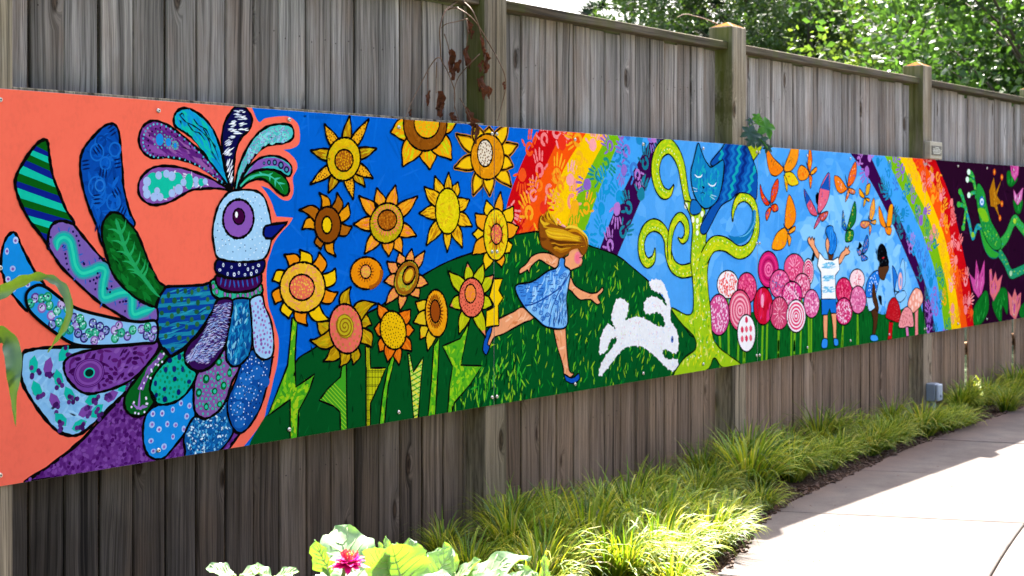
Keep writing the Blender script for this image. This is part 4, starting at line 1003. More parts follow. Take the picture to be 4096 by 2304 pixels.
m.both(H('490,440 520,520 535,600 528,700 525,810 535,900 540,1000 535,1080 500,1100 410,1060 470,1150 520,1200 550,1240 550,1300 480,1360 430,1460 610,1425 660,1350 710,1405 815,1392 740,1330 690,1290 650,1220 640,1080 625,950 622,830 640,745 612,690 615,620 590,560 605,490'), '#9EC21A', .008)
tw = m.w
m.dabs(hull_in(tw, .9), 420, .04, .010, 1.3, TL + ['#5CA81E', '#E0DC60'], 4, 0, .6); m.dots(hull_in(tw, .85), 60, .0045, ['#EEF0C0'], 5, .02)
for x, y, r in ((497,468,13),(535,548,13),(590,515,12),(562,555,11),(562,625,11),(585,580,9),(560,590,8)): m.dot(wall(*H('%d,%d' % (x, y))[0]), r/700, '#F2F2DC', r/760, 12)
m.up(); m.stroke(tw, .008, '#1A2A0C', True, rough=.3)
branch('600,775 650,695 720,690 800,738 862,715 900,640 905,545 885,455 840,415 795,435 770,500 768,560', [74,72,66,62,60,58,54,52,48,42,26,4], 5, '#B4C816', dotc='#F0F0B8')
m = Motif('painted_leaf', 30, 'lime leaf tip behind the cat at the top edge'); m.both(H('833,95 945,118 925,155 885,212'), '#B6C616', .0075, smooth=False); m.dots(hull_in(m.w, .8), 8, .005, ['#8AA018'], 4, .015)
# the cat: a plain sleeping cat stands in for the one on the wall
m = Motif('painted_cat', 120, 'blue striped cat resting in the curly tree')
m.shape(H('640,215 700,140 740,90 830,100 880,190 910,290 908,380 900,430 860,400 800,395 760,430 700,470 650,560 615,625 585,630 580,590 610,530 640,480 680,430 710,330 715,210 660,240'), '#0E4C9E', .008); cb = m.w
for k in range(7):
    x = 690 + k*34; c = ['#12A0A8', '#0A2A78', '#1670B8'][k % 3]
    z = []; zz = []
    for q in range(15):
        y = 90 + q*26; dx = 9 if q % 2 else -7; sx = x - (q-4)*(6 if q > 6 else 1.5)
        z.append((sx + dx, y)); zz.append((sx + dx + 17, y))
    for q in range(14): m.clipfill(cb, W(H('%f,%f %f,%f %f,%f %f,%f' % (*z[q], *zz[q], *zz[q+1], *z[q+1]))), c)
m.up(); m.stroke(cb, .008, BLK, True)
m.curve(H('893,490 885,575 845,645 790,668 742,640'), .042, '#1470A8', (.02, .25)); m.curve(H('897,490 890,570 850,632 800,650'), .006, '#6AC0E0', (.1, .3))
m.both(H('520,470 530,435 560,440 585,480 575,510 540,522 520,505'), '#1668B0', .0075)
m.both(H('567,105 550,165 538,215 525,270 530,350 555,430 600,482 640,475 680,430 705,340 714,208 675,225 640,245 622,225 605,200 585,150'), '#147CB4', .008); hd = m.w
m.dabs(hull_in(hd, .82), 90, .04, .012, 1.2, ['#18A0B0', '#1060A8', '#1C8CC0', '#12A8A8'], 3, 0, .5)
m.curve(H('545,285 560,300 580,300 592,285'), .007, '#E8F2F8', (.2, .2)); m.curve(H('622,335 640,352 660,350 672,332'), .007, '#E8F2F8', (.2, .2))
m.put(W(H('588,352 606,360 594,374')), hexc('#0A1640')); m.curve(H('594,374 592,390 580,396'), .005, '#0A1640'); m.curve(H('592,390 604,398'), .005, '#0A1640')
for t in ('560,372 530,360', '562,384 532,384', '640,405 672,415', '636,414 662,432'): m.curve(H(t), .003, '#BFE0F0')
m.up(); m.stroke(hd, .008, BLK, True)

# ---------------------------------------------------------------- meadow, round pink flowers, children
m = Motif('painted_meadow', 18)
mw = W(H('640,1090 700,1120 800,1100 900,1080 930,1085') + I('100,1115 250,1080 400,1060 540,1040 640,1060 740,1080 830,1082 880,1120 930,1140 1000,1130 1100,1085 1180,1080 1220,1240 1222,1300 -30,1500') + H('812,1395 740,1330 690,1290 650,1220'))
m.fill(mw, '#0A5A1E'); m.lv -= 1; m.fill(W(H('560,1330 640,1300 648,1225 688,1292 738,1332 808,1394 808,1480 560,1480')), '#0A5A1E'); m.fill(W(H('400,1050 560,1230 565,1310 440,1460 380,1300')), '#06501F'); m.dabs(mw, 420, .07, .008, 1.5, ['#0C6A22', '#084A18', '#107A28', '#063C14'], 3, 0, .12)
PK = ['#D81E6A', '#E84A8A', '#C81040', '#F08CB0', '#F5B8CC', '#E0306A']
ST = [(H,740,925,62,82,'#F3E6E4',['#E84A50','#F07A6A']),(H,850,945,57,90,'#D83A70',['#C01848','#F0789A','#E85A8A']),(H,688,1100,62,120,'#CE4A86',['#F2D0E0','#F0B8D0']),(H,810,1075,65,120,'#D84A6C',['#F0A8B4','#C02450']),
 (I,198,850,66,118,'#C81E6A',['#E8307A','#F070A0','#A81050']),(I,365,838,66,90,'#E0507E',['#F5A8C0','#C81A50']),(I,455,865,35,85,'#F0E0E4',['#D82A68']),(I,270,945,65,95,'#DA5088',['#C01A58','#F0A0C0','#3A6AA0']),(I,415,955,52,80,'#E06A8E',['#F6C0D0','#C82A60']),(I,350,1012,65,85,'#D8307C',['#F2A8C4','#F5D0DC']),(I,475,1070,50,92,'#E070A0',['#F6C8D8','#C83A78']),
 (I,163,1085,62,122,'#C4102E',['#D8183A','#E03070','#B00C24']),(I,267,1132,62,106,'#CC3E66',['#F0B0C0','#E07A90']),(I,375,1150,62,106,'#F2DCE0',['#E0386A','#E85A80']),(I,55,1260,58,120,'#F2EAE8',['#D82A50','#E85A70']),
 (I,768,915,48,68,'#F4CDCE',['#E04A60','#F5E0DC']),(I,682,988,52,86,'#D4245A',['#F07090','#C01040']),(I,773,1045,52,90,'#DC6A98',['#F0A8C4','#C84A80']),(I,682,1120,55,88,'#CE2A68',['#F0A0C0','#F6D8E4'])]
lab = ['cream flower with coral spots','rose flower with dark speckles','magenta flower covered in pale dashes','rose flower with swirling rings','magenta flower with bright inner arch','pink flower with fan of stripes','white and pink ringed flower','pink flower with blue specks','dotted pink flower in the cluster','deep pink flower with pale loops','pink mottled flower beside the boy','glossy red flower','rose flower with radiating dots','white flower with pink ring','white flower with tulip marks','pale shell flower with red ribs','red flower with arched bands','pink speckled flower','magenta flower with pale spots']
for i, (z, cx, cy, rx, ry, c, dc) in enumerate(ST):
    sx, sy = z.o[0] + cx/z.k, z.o[1] + (cy+ry*.8)/z.k
    for q in (0,):
        ms = Motif('painted_flower_stem', 25); ms.curve([(sx + q, sy), (sx + q + random.Random(i+q).uniform(-10, 6), 1380), (sx + q + random.Random(i+q).uniform(-14, 6), 1560)], .021, '#6CAA18')
    m = Motif('painted_round_flower', 30 + i*6 + (-20 if i in (5, 6) else 0), 'painted ' + lab[i])
    m.both(ellipse(z, cx, cy, rx, ry), c, .0078, smooth=False); w = m.w; c0 = (sum(p[0] for p in w)/len(w), sum(p[1] for p in w)/len(w))
    rd = random.Random(i)
    if i in (3, 4, 6, 13):
        for f in (.78, .56, .34, .16): m.stroke(hull_in(w, f), .012, dc[int(f*100) % len(dc)], True)
    elif i in (5, 12, 15):
        for k in range(16):
            a = k*.3927
            for f in (.3, .5, .7, .85): m.dab((c0[0]+rx/z.k/480*f*math.cos(a)*1.2*.8, c0[1]+ry/z.k/640*f*math.sin(a)), .022, .007, a, rd.choice(dc))
        m.up()
    elif i == 14:
        for r_ in range(4):
            for q in range(3):
                if inside((c0[0] + (q-1)*.05, c0[1] + .05 - r_*.052), w) and inside((c0[0] + (q-1)*.05, c0[1] + .10 - r_*.052), w): m.dab((c0[0] + (q-1)*.05, c0[1] + .075 - r_*.052), .042, .034, 1.57, rd.choice(dc))
        m.up()
    elif i == 11: m.dabs(hull_in(w, .8), 30, .09, .03, 1.4, dc, 5, 0, .2); m.dot((c0[0]-.01, c0[1]+.03), .018, '#F2A0B8', .04); m.up()
    else: m.dabs(hull_in(w, .84), 75, .02, .012, .8, dc, i, .008, 1.0)
    m.stroke(w, .0078, BLK, True)
m = Motif('painted_boy', 150, 'boy in a blue cap with both arms raised to the butterflies')
m.both(I('455,680 450,655 462,640 470,660 478,638 486,660 494,645 494,690 520,740 525,782 505,770 480,720'), SK, .0065)
m.both(I('648,790 665,745 688,722 695,700 702,715 716,698 712,722 722,735 712,752 690,762 668,802 655,815'), SK, .0065)
m.both(I('550,1130 578,1130 576,1220 574,1302 555,1302 550,1220'), SK, .006, smooth=False); m.both(I('600,1125 632,1122 634,1210 632,1302 616,1302 612,1220'), SK, .006, smooth=False)
m.both(I('545,1300 575,1300 572,1352 540,1352'), '#2C88DC', .0055); m.both(I('618,1296 642,1300 645,1336 622,1340'), '#2C88DC', .0055)
m.both(I('537,1040 630,1036 634,1132 600,1132 590,1100 575,1142 540,1142'), '#156CC4', .0065, smooth=False)
m.both(I('568,660 580,650 590,700 600,760 580,750 566,700'), SK, .005); m.both(I('583,730 615,745 605,788 585,780'), '#5A2E14', .005)
m.both(I('525,740 560,785 610,790 645,770 655,850 625,890 630,1040 540,1040 535,870 512,825'), '#F0EEEA', .0065, smooth=False)
for y in (805, 825, 890, 908, 962, 982): m.dabs(W(I('550,%d 618,%d 618,%d 550,%d' % (y, y-3, y+14, y+16))), 16, .05, .008, 0, ['#6CB8D8', '#8CCCE4', '#58A8CC'], y, 0, .06)
m.up(); m.both(I('570,580 590,568 610,575 615,605 630,630 634,700 618,740 600,756 582,740 590,690 580,650 566,612'), '#1C78CE', .0065)
m.dabs(hull_in(m.w, .7), 14, .05, .010, 1.4, ['#3A98E4', '#1460B4'], 3)
m = Motif('painted_child', 150, 'child with a tall black ponytail bending over the meadow')
m.both(I('860,1112 895,1085 902,1150 882,1270 868,1276 872,1180'), '#4A2814', .006); m.both(I('855,1275 880,1270 898,1280 900,1308 858,1308'), '#3C98E4', .0055)
m.both(I('830,1025 880,1015 892,1080 850,1120 835,1080'), '#A8D0F0', .006); m.both(I('900,855 915,890 900,960 880,1020 825,1025 830,940 860,880'), '#1E74CC', .006)
m.dots(hull_in(m.w, .8), 22, .006, ['#D8ECFA'], 3, .018)
m.both(I('866,950 880,950 888,1010 904,1080 905,1112 892,1112 866,1040'), '#4A2814', .006)
m.both(I('908,832 940,825 968,820 970,850 955,880 942,915 920,910 905,880'), '#52301A', .006)
m.both(I('915,690 935,688 955,720 962,760 972,800 965,825 940,830 915,832 912,800 900,780 900,730'), '#07080C', .003)
m.dabs(hull_in(m.w, .8), 26, .018, .006, .8, ['#1E2A38', '#000000', '#34444E'], 4, 0, 1.3); m.dab(wall(*I('935,775')[0]), .04, .010, .1, '#C81E28'); m.up()
m = Motif('painted_mushroom', 80, 'red mushroom with a red stem'); m.both(I('975,1185 1000,1190 995,1240 992,1300 965,1302 972,1240'), '#C41018', .0065, smooth=False)
m.both(I('1010,1030 975,1060 955,1140 960,1165 1040,1192 1050,1150 1040,1080'), '#B8121C', .007); m.dabs(hull_in(m.w, .8), 40, .014, .004, .1, ['#E8404A', '#E86A70'], 4, .012, .2)
m = Motif('painted_mushroom', 120, 'pink spotted mushroom'); m.both(I('1078,1210 1095,1210 1102,1278 1086,1284'), '#D878A8', .006, smooth=False)
m.both(I('1085,1090 1055,1130 1035,1215 1060,1228 1090,1218 1112,1222 1132,1208 1120,1120'), '#EE9494', .007); m.dabs(hull_in(m.w, .8), 26, .022, .010, 1.5, ['#B81E2C'], 4, .022, .1)
m = Motif('painted_mushroom', 100, 'peach mushroom with pale patches'); m.both(I('1140,1100 1162,1090 1160,1190 1162,1272 1142,1276'), '#EE8484', .006, smooth=False)
m.both(I('1145,970 1110,1020 1095,1085 1130,1130 1190,1060 1182,990'), '#F09C84', .007); m.dots(hull_in(m.w, .75), 10, .018, ['#F8CDBC', '#F6C0AC'], 4, .035)

# ---------------------------------------------------------------- butterflies
def butterfly(wings, cols, label, spots=None, lv=30, body=None):
    m = Motif('painted_butterfly', lv, label)
    for i, t in enumerate(wings):
        c = cols[i % len(cols)]; m.both(I(t), c, .0062)
        if spots: m.dabs(hull_in(m.w, .68), 14, .02, .006, 1.0, spots, i + len(t), .004, .6)
    if body: m.curve(I(body), .012, '#1A2A3A', (.3, .3))
OR = ['#F08410', '#F4960F']
butterfly(['290,190 230,130 190,70 188,140 210,230 250,248 290,215','300,190 330,110 350,60 392,60 385,150 350,210 310,220','305,230 350,225 385,270 390,300 350,312 320,290','298,240 322,290 318,350 305,305'], ['#EE7A10','#F09018','#E2C414','#D8BC14'], 'large orange butterfly cut by the top edge', ['#F2B020','#7A5A20','#F06A10'], body='290,155 296,200 305,240')
butterfly(['440,195 405,180 385,230 400,275 440,270 460,235','450,190 460,80 472,78 480,150 465,220','470,225 505,190 510,215 480,240','460,240 468,330 480,260'], ['#F08A18','#EE6A10'], 'orange marbled butterfly under the top edge', ['#F2B82A','#E85010'], body='438,150 455,200 472,250')
butterfly(['205,425 165,360 145,300 150,380 180,435','215,420 220,330 258,265 262,330 240,400','215,440 250,430 262,465 230,478','205,450 180,490 188,535 215,470'], ['#DE3410','#E24012'], 'red orange spotted butterfly', ['#F07A20','#2A5AA0'], body='205,400 212,440')
butterfly(['305,570 310,460 333,368 372,460 370,540 330,590','305,580 250,620 220,710 270,725 310,690 322,610','330,600 370,570 368,600 335,620','320,620 330,700 345,650'], OR, 'tall orange butterfly over the pink flowers', ['#F2B428','#EE6A3A'], body='292,550 312,590 330,615')
butterfly(['505,470 470,400 428,332 440,420 470,490 510,505','515,470 530,330 588,225 592,350 570,430 525,490','525,500 580,475 575,510 545,540','520,510 490,590 530,540'], ['#D8526A','#E0607A','#C84A3A'], 'large pink and navy butterfly above the boy', ['#1E4A9A','#E8A0B0','#2A56A8','#C83A2A'], body='512,455 518,480 526,505')
m = MOTIFS[-1]; m.clipfill(W(I('515,470 530,330 588,225 592,350 570,430 525,490')), W(I('500,200 600,200 600,345 500,320')), '#1650A8'); m.clipfill(W(I('505,470 470,400 428,332 440,420 470,490 510,505')), W(I('420,320 480,380 440,440 420,420')), '#1650A8')
butterfly(['700,320 660,260 622,250 635,330 665,360 705,335','710,315 720,230 760,155 765,230 745,290','715,325 755,340 750,365 720,355','710,335 693,415 718,370'], ['#EE7614','#E8601A'], 'orange white-flecked butterfly by the second rainbow', ['#F6CDA0','#6A4A8A','#F2A040'], body='692,235 702,290 712,340')
butterfly(['815,370 785,328 785,370 810,390','825,370 830,310 855,298 845,360','820,390 850,395 845,415','815,395 810,448 828,410'], ['#F09A10','#D8A020'], 'small amber butterfly against the sky', None, body='815,350 822,400')
butterfly(['845,540 800,540 792,570 820,585 850,560','850,520 855,450 878,390 885,470 865,530','855,545 890,530 885,560','848,560 850,630 862,580'], ['#D87A50','#EE9A30','#F0A018'], 'orange and violet butterfly', ['#8A4A8A','#F2C040'], body='840,500 850,550')
butterfly(['955,570 912,440 910,520 930,570','960,570 975,450 1000,432 995,520 985,570','950,580 990,580 985,625 960,620'], OR, 'plain orange butterfly touching the second rainbow', None, body='952,540 965,600')
butterfly(['700,600 690,540 678,468 672,570','705,600 720,520 752,412 765,470 755,550','700,605 745,600 740,660 695,670'], ['#1A62B8','#146A2C','#18742E'], 'green butterfly with yellow rings', ['#D8D020','#2A8A3A'], body='695,560 705,630')
butterfly(['800,740 768,712 780,760','805,740 815,670 835,628 845,690 825,740','800,750 840,780 800,795'], ['#1C68C0','#1A5CAC'], 'small blue butterfly above the bending child', ['#D87A30','#3A8AD8'], body='800,710 808,770')
butterfly(['1010,1000 1000,900 997,825 1030,900','1015,980 1040,860 1068,780 1080,930 1050,985','1020,1010 1070,985 1085,1020 1050,1060 1025,1045'], ['#1E6CC0','#8CC4EE','#8CC4EE'], 'pale blue butterfly with pink hearts on its wings beside the mushrooms', None, lv=30, body='1008,960 1015,1030')
m = MOTIFS[-1]; m.dot(wall(*I('1048,920')[0]), .05, '#3A8AD4', .085, 14); m.up(); m.dot(wall(*I('1048,925')[0]), .034, '#EEB0A8', .06, 14); m.up(); m.dot(wall(*I('1050,930')[0]), .014, '#5A9AD8', .03)

# ---------------------------------------------------------------- frog, crown and lilies on the dark panel
FG = '#2A9A3A'
m = Motif('painted_frog', 20, 'green frog leaping with wide-spread fingers')
def fleg(t, wd, col, seed):
    src = J(t); w = W(catmull(src, False, 6)); m.stroke(w, wd + .012, '#0A2A18'); m.stroke(w, wd, col)
    rd = random.Random(seed)
    for p in w[1:-1]: m.dot((p[0]+rd.uniform(-1, 1)*wd*.3, p[1]+rd.uniform(-1, 1)*wd*.3), .011, rd.choice(['#5AB83A', '#1E8A4A', '#8AC43A', '#2AA08A']), .007)
    m.up()
fleg('900,790 960,720 1015,600 1060,640 1100,690', .085, '#2E9A3E', 1); fleg('905,830 950,900 990,985 1040,975 1100,945', .075, '#1E8A5A', 2)
fleg('672,545 660,500 640,430 622,390', .045, '#2AA040', 3); fleg('785,655 745,650 715,725 690,620 670,545', .045, '#1A8AA0', 9); fleg('662,540 655,600 645,655', .034, '#2AA040', 4); fleg('655,500 640,490 612,485', .03, '#2AA040', 5)
fleg('742,440 735,380 722,320 712,275 685,250', .045, '#2AA040', 6); fleg('722,320 700,305 675,305', .028, '#2AA040', 7); fleg('738,400 715,400 688,418', .028, '#2AA040', 8)
for x, y, c in ((622,392,'#3AA83A'),(645,655,'#3AA83A'),(612,485,'#3AA83A'),(685,250,'#D8ECD8'),(675,305,'#D8ECD8'),(686,418,'#D8ECD8'),(1018,605,'#A8CC30'),(990,985,'#A8D0A0'),(714,705,'#8AC030')): m.dot(wall(*J('%d,%d' % (x, y))[0]), .034, c, .022, 12)
m.up(); m.both(J('770,660 790,780 830,860 880,875 905,840 850,800'), '#2A9A2E', .007, '#0E5A5A')
m.both(J('745,345 765,335 800,400 815,480 845,600 900,700 925,770 900,815 850,800 800,720 770,620 750,520 740,430'), '#1E8A34', .007)
m.dabs(hull_in(m.w, .82), 110, .035, .012, .8, ['#4AB83A', '#147A3A', '#7AC43A', '#1A9A5A', '#0E6A34'], 3, .006, 1)
m.fill(W(catmull(J('750,520 800,520 830,600 790,605'))), '#74B41A')
m.dot(wall(*J('780,465')[0]), .055, '#1A6AA0', .042, 14); m.up(); m.dot(wall(*J('780,465')[0]), .036, '#D8ECF4', .027, 12); m.up(); m.dot(wall(*J('780,467')[0]), .02, '#2A7AB8', .014, 10)
m = Motif('painted_crown', 20, 'gold crown floating beside the frog')
m.both(J('868,285 882,390 925,300 890,420 925,475 890,490 912,590 872,505 845,500 835,385'), '#A8680E', .004, smooth=False); m.dabs(hull_in(m.w, .7), 40, .03, .008, 1.2, ['#D89A1A', '#8A500A', '#E8B030'], 3)
for x, y in ((872,250),(926,288),(926,480),(912,583)): m.dot(wall(*J('%d,%d' % (x, y))[0]), .03, '#C84A14', .026, 12); m.up(); m.dot(wall(*J('%d,%d' % (x, y))[0]), .014, '#F0A030', .013, 10); m.dn()
def lily(t, cols, label, lt=None):
    m = Motif('painted_water_lily', 24, label)
    if lt: m.both(J(lt), '#0C6A1E', .006, '#063A10'); m.dabs(hull_in(m.w, .7), 16, .07, .014, 1.2, ['#1A8A2A', '#085018', '#2A9A3A'], 4, 0, .4)
    m.both(J(t), cols[0], .006, cols[-1], smooth=False); m.dabs(hull_in(m.w, .74), 34, .07, .014, 1.4, cols, 5, 0, .35)
LP = ['#C84890', '#E080B0', '#D860A0', '#8A2060']
lily('690,985 730,1030 740,885 765,1000 800,885 800,1050 780,1130 755,1160 720,1110', LP, 'pink lily with dotted edges beside the rainbow foot', '815,1110 830,1240 780,1345 725,1358 720,1250 760,1170')
lily('835,960 850,950 860,1040 880,970 892,1040 930,995 910,1100 865,1185 840,1130', ['#D86A6A', '#D058A0', '#E08858', '#8A2060'], 'pink and orange lily under the frog', '920,1090 965,1120 965,1280 930,1220 920,1340 870,1260 860,1180')
lily('970,1115 1000,1160 1020,1095 1035,1150 1065,1120 1060,1220 1025,1325 985,1280', ['#D8706A', '#C04890', '#E8A090', '#8A2060'], 'salmon and pink lily at the bottom edge', '1060,1230 1120,1180 1120,1320 1060,1300')
lily('985,190 1050,190 1045,270 1020,315 995,270', LP, 'pink lily cut by the top edge', '970,240 1040,290 1000,355 965,330')
lily('1010,375 1035,420 1080,360 1070,450 1040,490 1015,450', ['#D070A8', '#F0D0E0', '#E090C0', '#8A2060'], 'pink and white lily beside the crown', '1010,450 1075,450 1060,545 1025,540')

# ---------------------------------------------------------------- boards, paint and screws
def clip_x(poly, x0, x1, z0, z1):
    for ax, lim, s in ((0, x0, 1), (0, x1, -1), (1, z0, 1), (1, z1, -1)):
        if all((p[ax]-lim)*s >= 0 for p in poly): continue
        out = []
        for k in range(len(poly)):
            p, q = poly[k-1], poly[k]; sp, sq = (p[ax]-lim)*s, (q[ax]-lim)*s
            if (sp >= 0) != (sq >= 0):
                t = sp/(sp-sq); out.append((p[0]+(q[0]-p[0])*t, p[1]+(q[1]-p[1])*t))
            if sq >= 0: out.append(q)
        poly = out
        if len(poly) < 3: return None
    return poly
PANEL_LABEL = ['coral and blue mural board with the crested bird and sunflowers', 'mural board with running girl, white rabbit and curly tree', 'mural board with butterflies, pink round flowers and two children', 'dark purple mural board with leaping green frog and rainbow edge']
def screw_mesh():
    bm = bmesh.new()
    bmesh.ops.create_cone(bm, cap_ends=True, segments=14, radius1=.0085, radius2=.0055, depth=.004, matrix=Matrix.Translation((0, -.002, 0)) @ Matrix.Rotation(math.radians(90), 4, 'X'))
    return bm_mesh(bm, 'screw_head', M['steel'], False)
SCREW = screw_mesh()
bm = bmesh.new(); bmesh.ops.create_cone(bm, cap_ends=True, segments=8, radius1=.0028, radius2=.0028, depth=.0012, matrix=Matrix.Translation((0, -.0042, 0)) @ Matrix.Rotation(math.radians(90), 4, 'X'))
SOCK = bm_mesh(bm, 'screw_socket', M['socket'])
TOPY = 0.0
for k in range(4):
    x0, x1 = SEAMS[k] + .0012, SEAMS[k+1] - .0012
    root = empty('mural_panel', ((x0+x1)/2, 0, MUR_B), PANEL_LABEL[k], 'mural panel', 'painted mural boards along the fence')
    off = root.location
    b = link('board', bm_mesh(box_data(x0-off.x, x1-off.x, 0, .006, 0, MUR_T-MUR_B, .0008), 'board', M['board']), root)
    for mo in MOTIFS:
        V, F, Cc = [], [], []
        for poly, col, h in mo.P:
            if max(p[0] for p in poly) < x0 or min(p[0] for p in poly) > x1: continue
            q = clip_x(poly, x0 + .0006, x1 - .0006, MUR_B + .0006, MUR_T - .0006)
            if not q: continue
            a = sum(q[i-1][0]*q[i][1] - q[i][0]*q[i-1][1] for i in range(len(q)))
            if abs(a) < 1e-9: continue
            if a < 0: q = q[::-1]
            n = len(V); V += [(p[0]-off.x, -.0002 - h, p[1]-off.z) for p in q]; F.append(tuple(range(n, n+len(q)))); Cc += [c for _ in q for c in (*col, 1.0)]
        if not F or len(F) < 1: continue
        if max(v[0] for v in V) - min(v[0] for v in V) < .01: continue
        me = new_mesh(mo.name, V, F, [M['paint']])
        at_ = me.color_attributes.new('paint', 'FLOAT_COLOR', 'CORNER'); at_.data.foreach_set('color', Cc)
        o = link(mo.name, me, root)
        if mo.label: o['label'] = mo.label
    L = x1 - x0
    for zz, fr in ((MUR_T-.035, (0, .25, .5, .75, 1)), ((MUR_T+MUR_B)/2+.06, (0, 1)), (MUR_B+.035, (0, .25, .5, .75, 1))):
        for f in fr:
            xx = x0 + .016 + (L-.032)*f
            s = link('screw', SCREW, root, (xx-off.x, -.0045, zz-off.z)); link('screw_socket', SOCK, s)
# ---------------------------------------------------------------- plaque and electrical box
M['plate'] = plain('plaque_bronze', '#4A4038', .5, .2, .1, 60); M['plaqueframe'] = plain('plaque_frame_stone', '#A59A86', .7, 0, .12, 40); M['letter'] = plain('plaque_lettering', '#D8D2C4', .6)
M['pvc'] = plain('grey_pvc', '#8A9098', .45, 0, .06, 15); M['pvc2'] = plain('grey_cover', '#A3A9B0', .4, 0, .05, 15)
pq = empty('plaque', (7.44, -.02, MUR_T + .06), 'small tan framed plaque with dark plate on the fence post above the mural', 'plaque')
link('frame', bm_mesh(box_data(-.10, .12, -.022, .024, -.058, .062, .004), 'frame', M['plaqueframe']), pq)
pl = link('plate', bm_mesh(box_data(-.078, .098, -.0265, -.02, -.033, .034, .002), 'plate', M['plate']), pq)
for k, (zz, a, b_) in enumerate(((.021, -.02, .045), (.010, -.06, .075), (.0, -.065, .085), (-.010, -.06, .08), (-.020, -.055, .07))):
    mb = MB(); x = a; rd = random.Random(k)
    while x < b_:
        wv = rd.uniform(.006, .016); V = [(x, -.0268, zz-.0022), (x+wv, -.0268, zz-.0022), (x+wv, -.0268, zz+.0022), (x, -.0268, zz+.0022)]; mb.add(V, [(0, 1, 2, 3)]); x += wv + .003
    link('lettering', mb.mesh('lettering', M['letter']), pl)
bx = empty('junction_box', (7.43, -.01, 0), 'grey electrical junction box on a conduit stub by the fence post', 'electrical box')
z0 = wall(3730, 1599)[1]; z1 = wall(3730, 1528)[1]
link('box', bm_mesh(box_data(-.055, .035, -.05, .016, z0, z1, .006), 'box', M['pvc']), bx)
cv = link('cover', bm_mesh(box_data(-.052, .032, -.074, -.051, z0+.004, z1-.004, .006), 'cover', M['pvc2']), bx)
link('latch', bm_mesh(box_data(-.02, .0, -.082, -.075, z0+.03, z0+.05, .002), 'latch', M['pvc']), cv)
V, F = tube([(-.01, -.018, -.02), (-.01, -.018, z0+.01)], [.021, .021], 12); link('conduit', new_mesh('conduit', V, F, [M['pvc']], True), bx)

# ---------------------------------------------------------------- dried vine on the post, green vine sprig
M['twig'] = plain('dry_twig', '#6E5442', .85, 0, .2, 50); M['dryleaf'] = leafmat('dried_leaf', ('#3E271C', '#684030'), .25, .8, 18.0, '#7A4226', .15)
M['vineleaf'] = leafmat('vine_leaf', ('#3A7A18', '#5A9A22'), .45, .45, 20.0); M['vinedark'] = leafmat('vine_leaf_bluish', ('#2E4A3E', '#3E5A50'), .3, .5, 20.0)
K = zoom(1600, 0, 2.415); L2 = zoom(2696, 0, 1.84)
vine = empty('dried_vine', (2.3, -.01, MUR_T), 'dead brown vine with withered leaves hanging on the mossy fence post', 'vine')
def rel(root, p): return Vector(p) - root.location
rd = random.Random(12)
for i, t in enumerate(('600,-60 570,0 490,60 430,120 385,270 390,450 400,580 450,670 500,790 530,900 525,1050', '560,-60 600,0 690,90 750,220 780,330 820,480 810,700', '460,95 540,75 640,130 720,200 790,300 890,470 960,600 1010,720 1020,850 985,1010 945,1165', '655,180 560,205 450,230 400,270', '400,570 355,560 280,660 180,850 100,1010 45,1150', '770,520 690,600 570,740 530,850 525,1000 570,1170', '580,950 640,1060 700,1190 720,1240', '355,600 350,750 350,900', '270,700 268,800 270,890', '430,330 460,420 475,500', '640,180 655,300 640,450')):
    src = K(t); P = []
    for k, (px, py) in enumerate(src):
        y = -.022 + .03*math.sin(k*1.3+i) - (.02 if px > 1860 and px < 2040 else -.045)
        x, z = wall(px, py, y); P.append(rel(vine, (x, y, z)))
    P = [Vector(p) for p in catmull([tuple(p) for p in P], False, 5)]
    V, F = tube(P, [.0035*(1-.5*k/len(P))*(.8 if i > 2 else 1.1) for k in range(len(P))], 5)
    link('stem', new_mesh('stem', V, F, [M['twig']], True), vine)
def dry_leaf(c, length, width, seed):
    rr = random.Random(seed); n, k = 9, 5; V, F = [], []
    for i in range(n):
        t = i/(n-1); w = width*.5*math.sin(math.pi*min(1, .08+t*.95))**.8*(1+rr.uniform(-.25, .25))
        for j in range(k):
            s = (j/(k-1)-.5)*2
            V.append((c[0] + s*w*(1-.35*abs(s)) + .12*length*math.sin(t*3+seed), c[1] - .35*width*abs(s)*(.5+.5*math.sin(t*7+seed)) + rr.uniform(-.1, .1)*width, c[2] + length*(.5-t) + rr.uniform(-.06, .06)*length*abs(s)))
    for i in range(n-1):
        for j in range(k-1): F.append((i*k+j, i*k+j+1, (i+1)*k+j+1, (i+1)*k+j))
    return new_mesh('dried_leaf', V, F, [M['dryleaf']], False)
for i, (x, y, L, w) in enumerate(((470,590,210,70),(505,690,170,60),(560,640,120,40),(640,540,180,60),(665,600,120,40),(650,250,150,60),(680,330,90,40),(815,610,190,60),(770,640,110,50),(840,620,150,40),(800,850,220,70),(760,820,120,50),(845,890,120,50),(355,1000,220,80),(385,1060,140,50),(270,950,140,40),(500,1135,100,70),(655,1120,160,70),(680,1180,80,90),(720,1290,180,45),(700,1250,100,40),(95,1090,60,30),(1005,830,80,30),(790,410,150,35),(800,500,100,40))):
    px, py = K('%d,%d' % (x, y))[0]; yy = -.055 if 760 < x < 1040 or y > 1150 else .03; s = 2.415*930
    X, Z = wall(px, py, yy); link('dried_leaf', dry_leaf(rel(vine, (X, yy, Z)), L/s*1.05, w/s*2.0, i), vine)

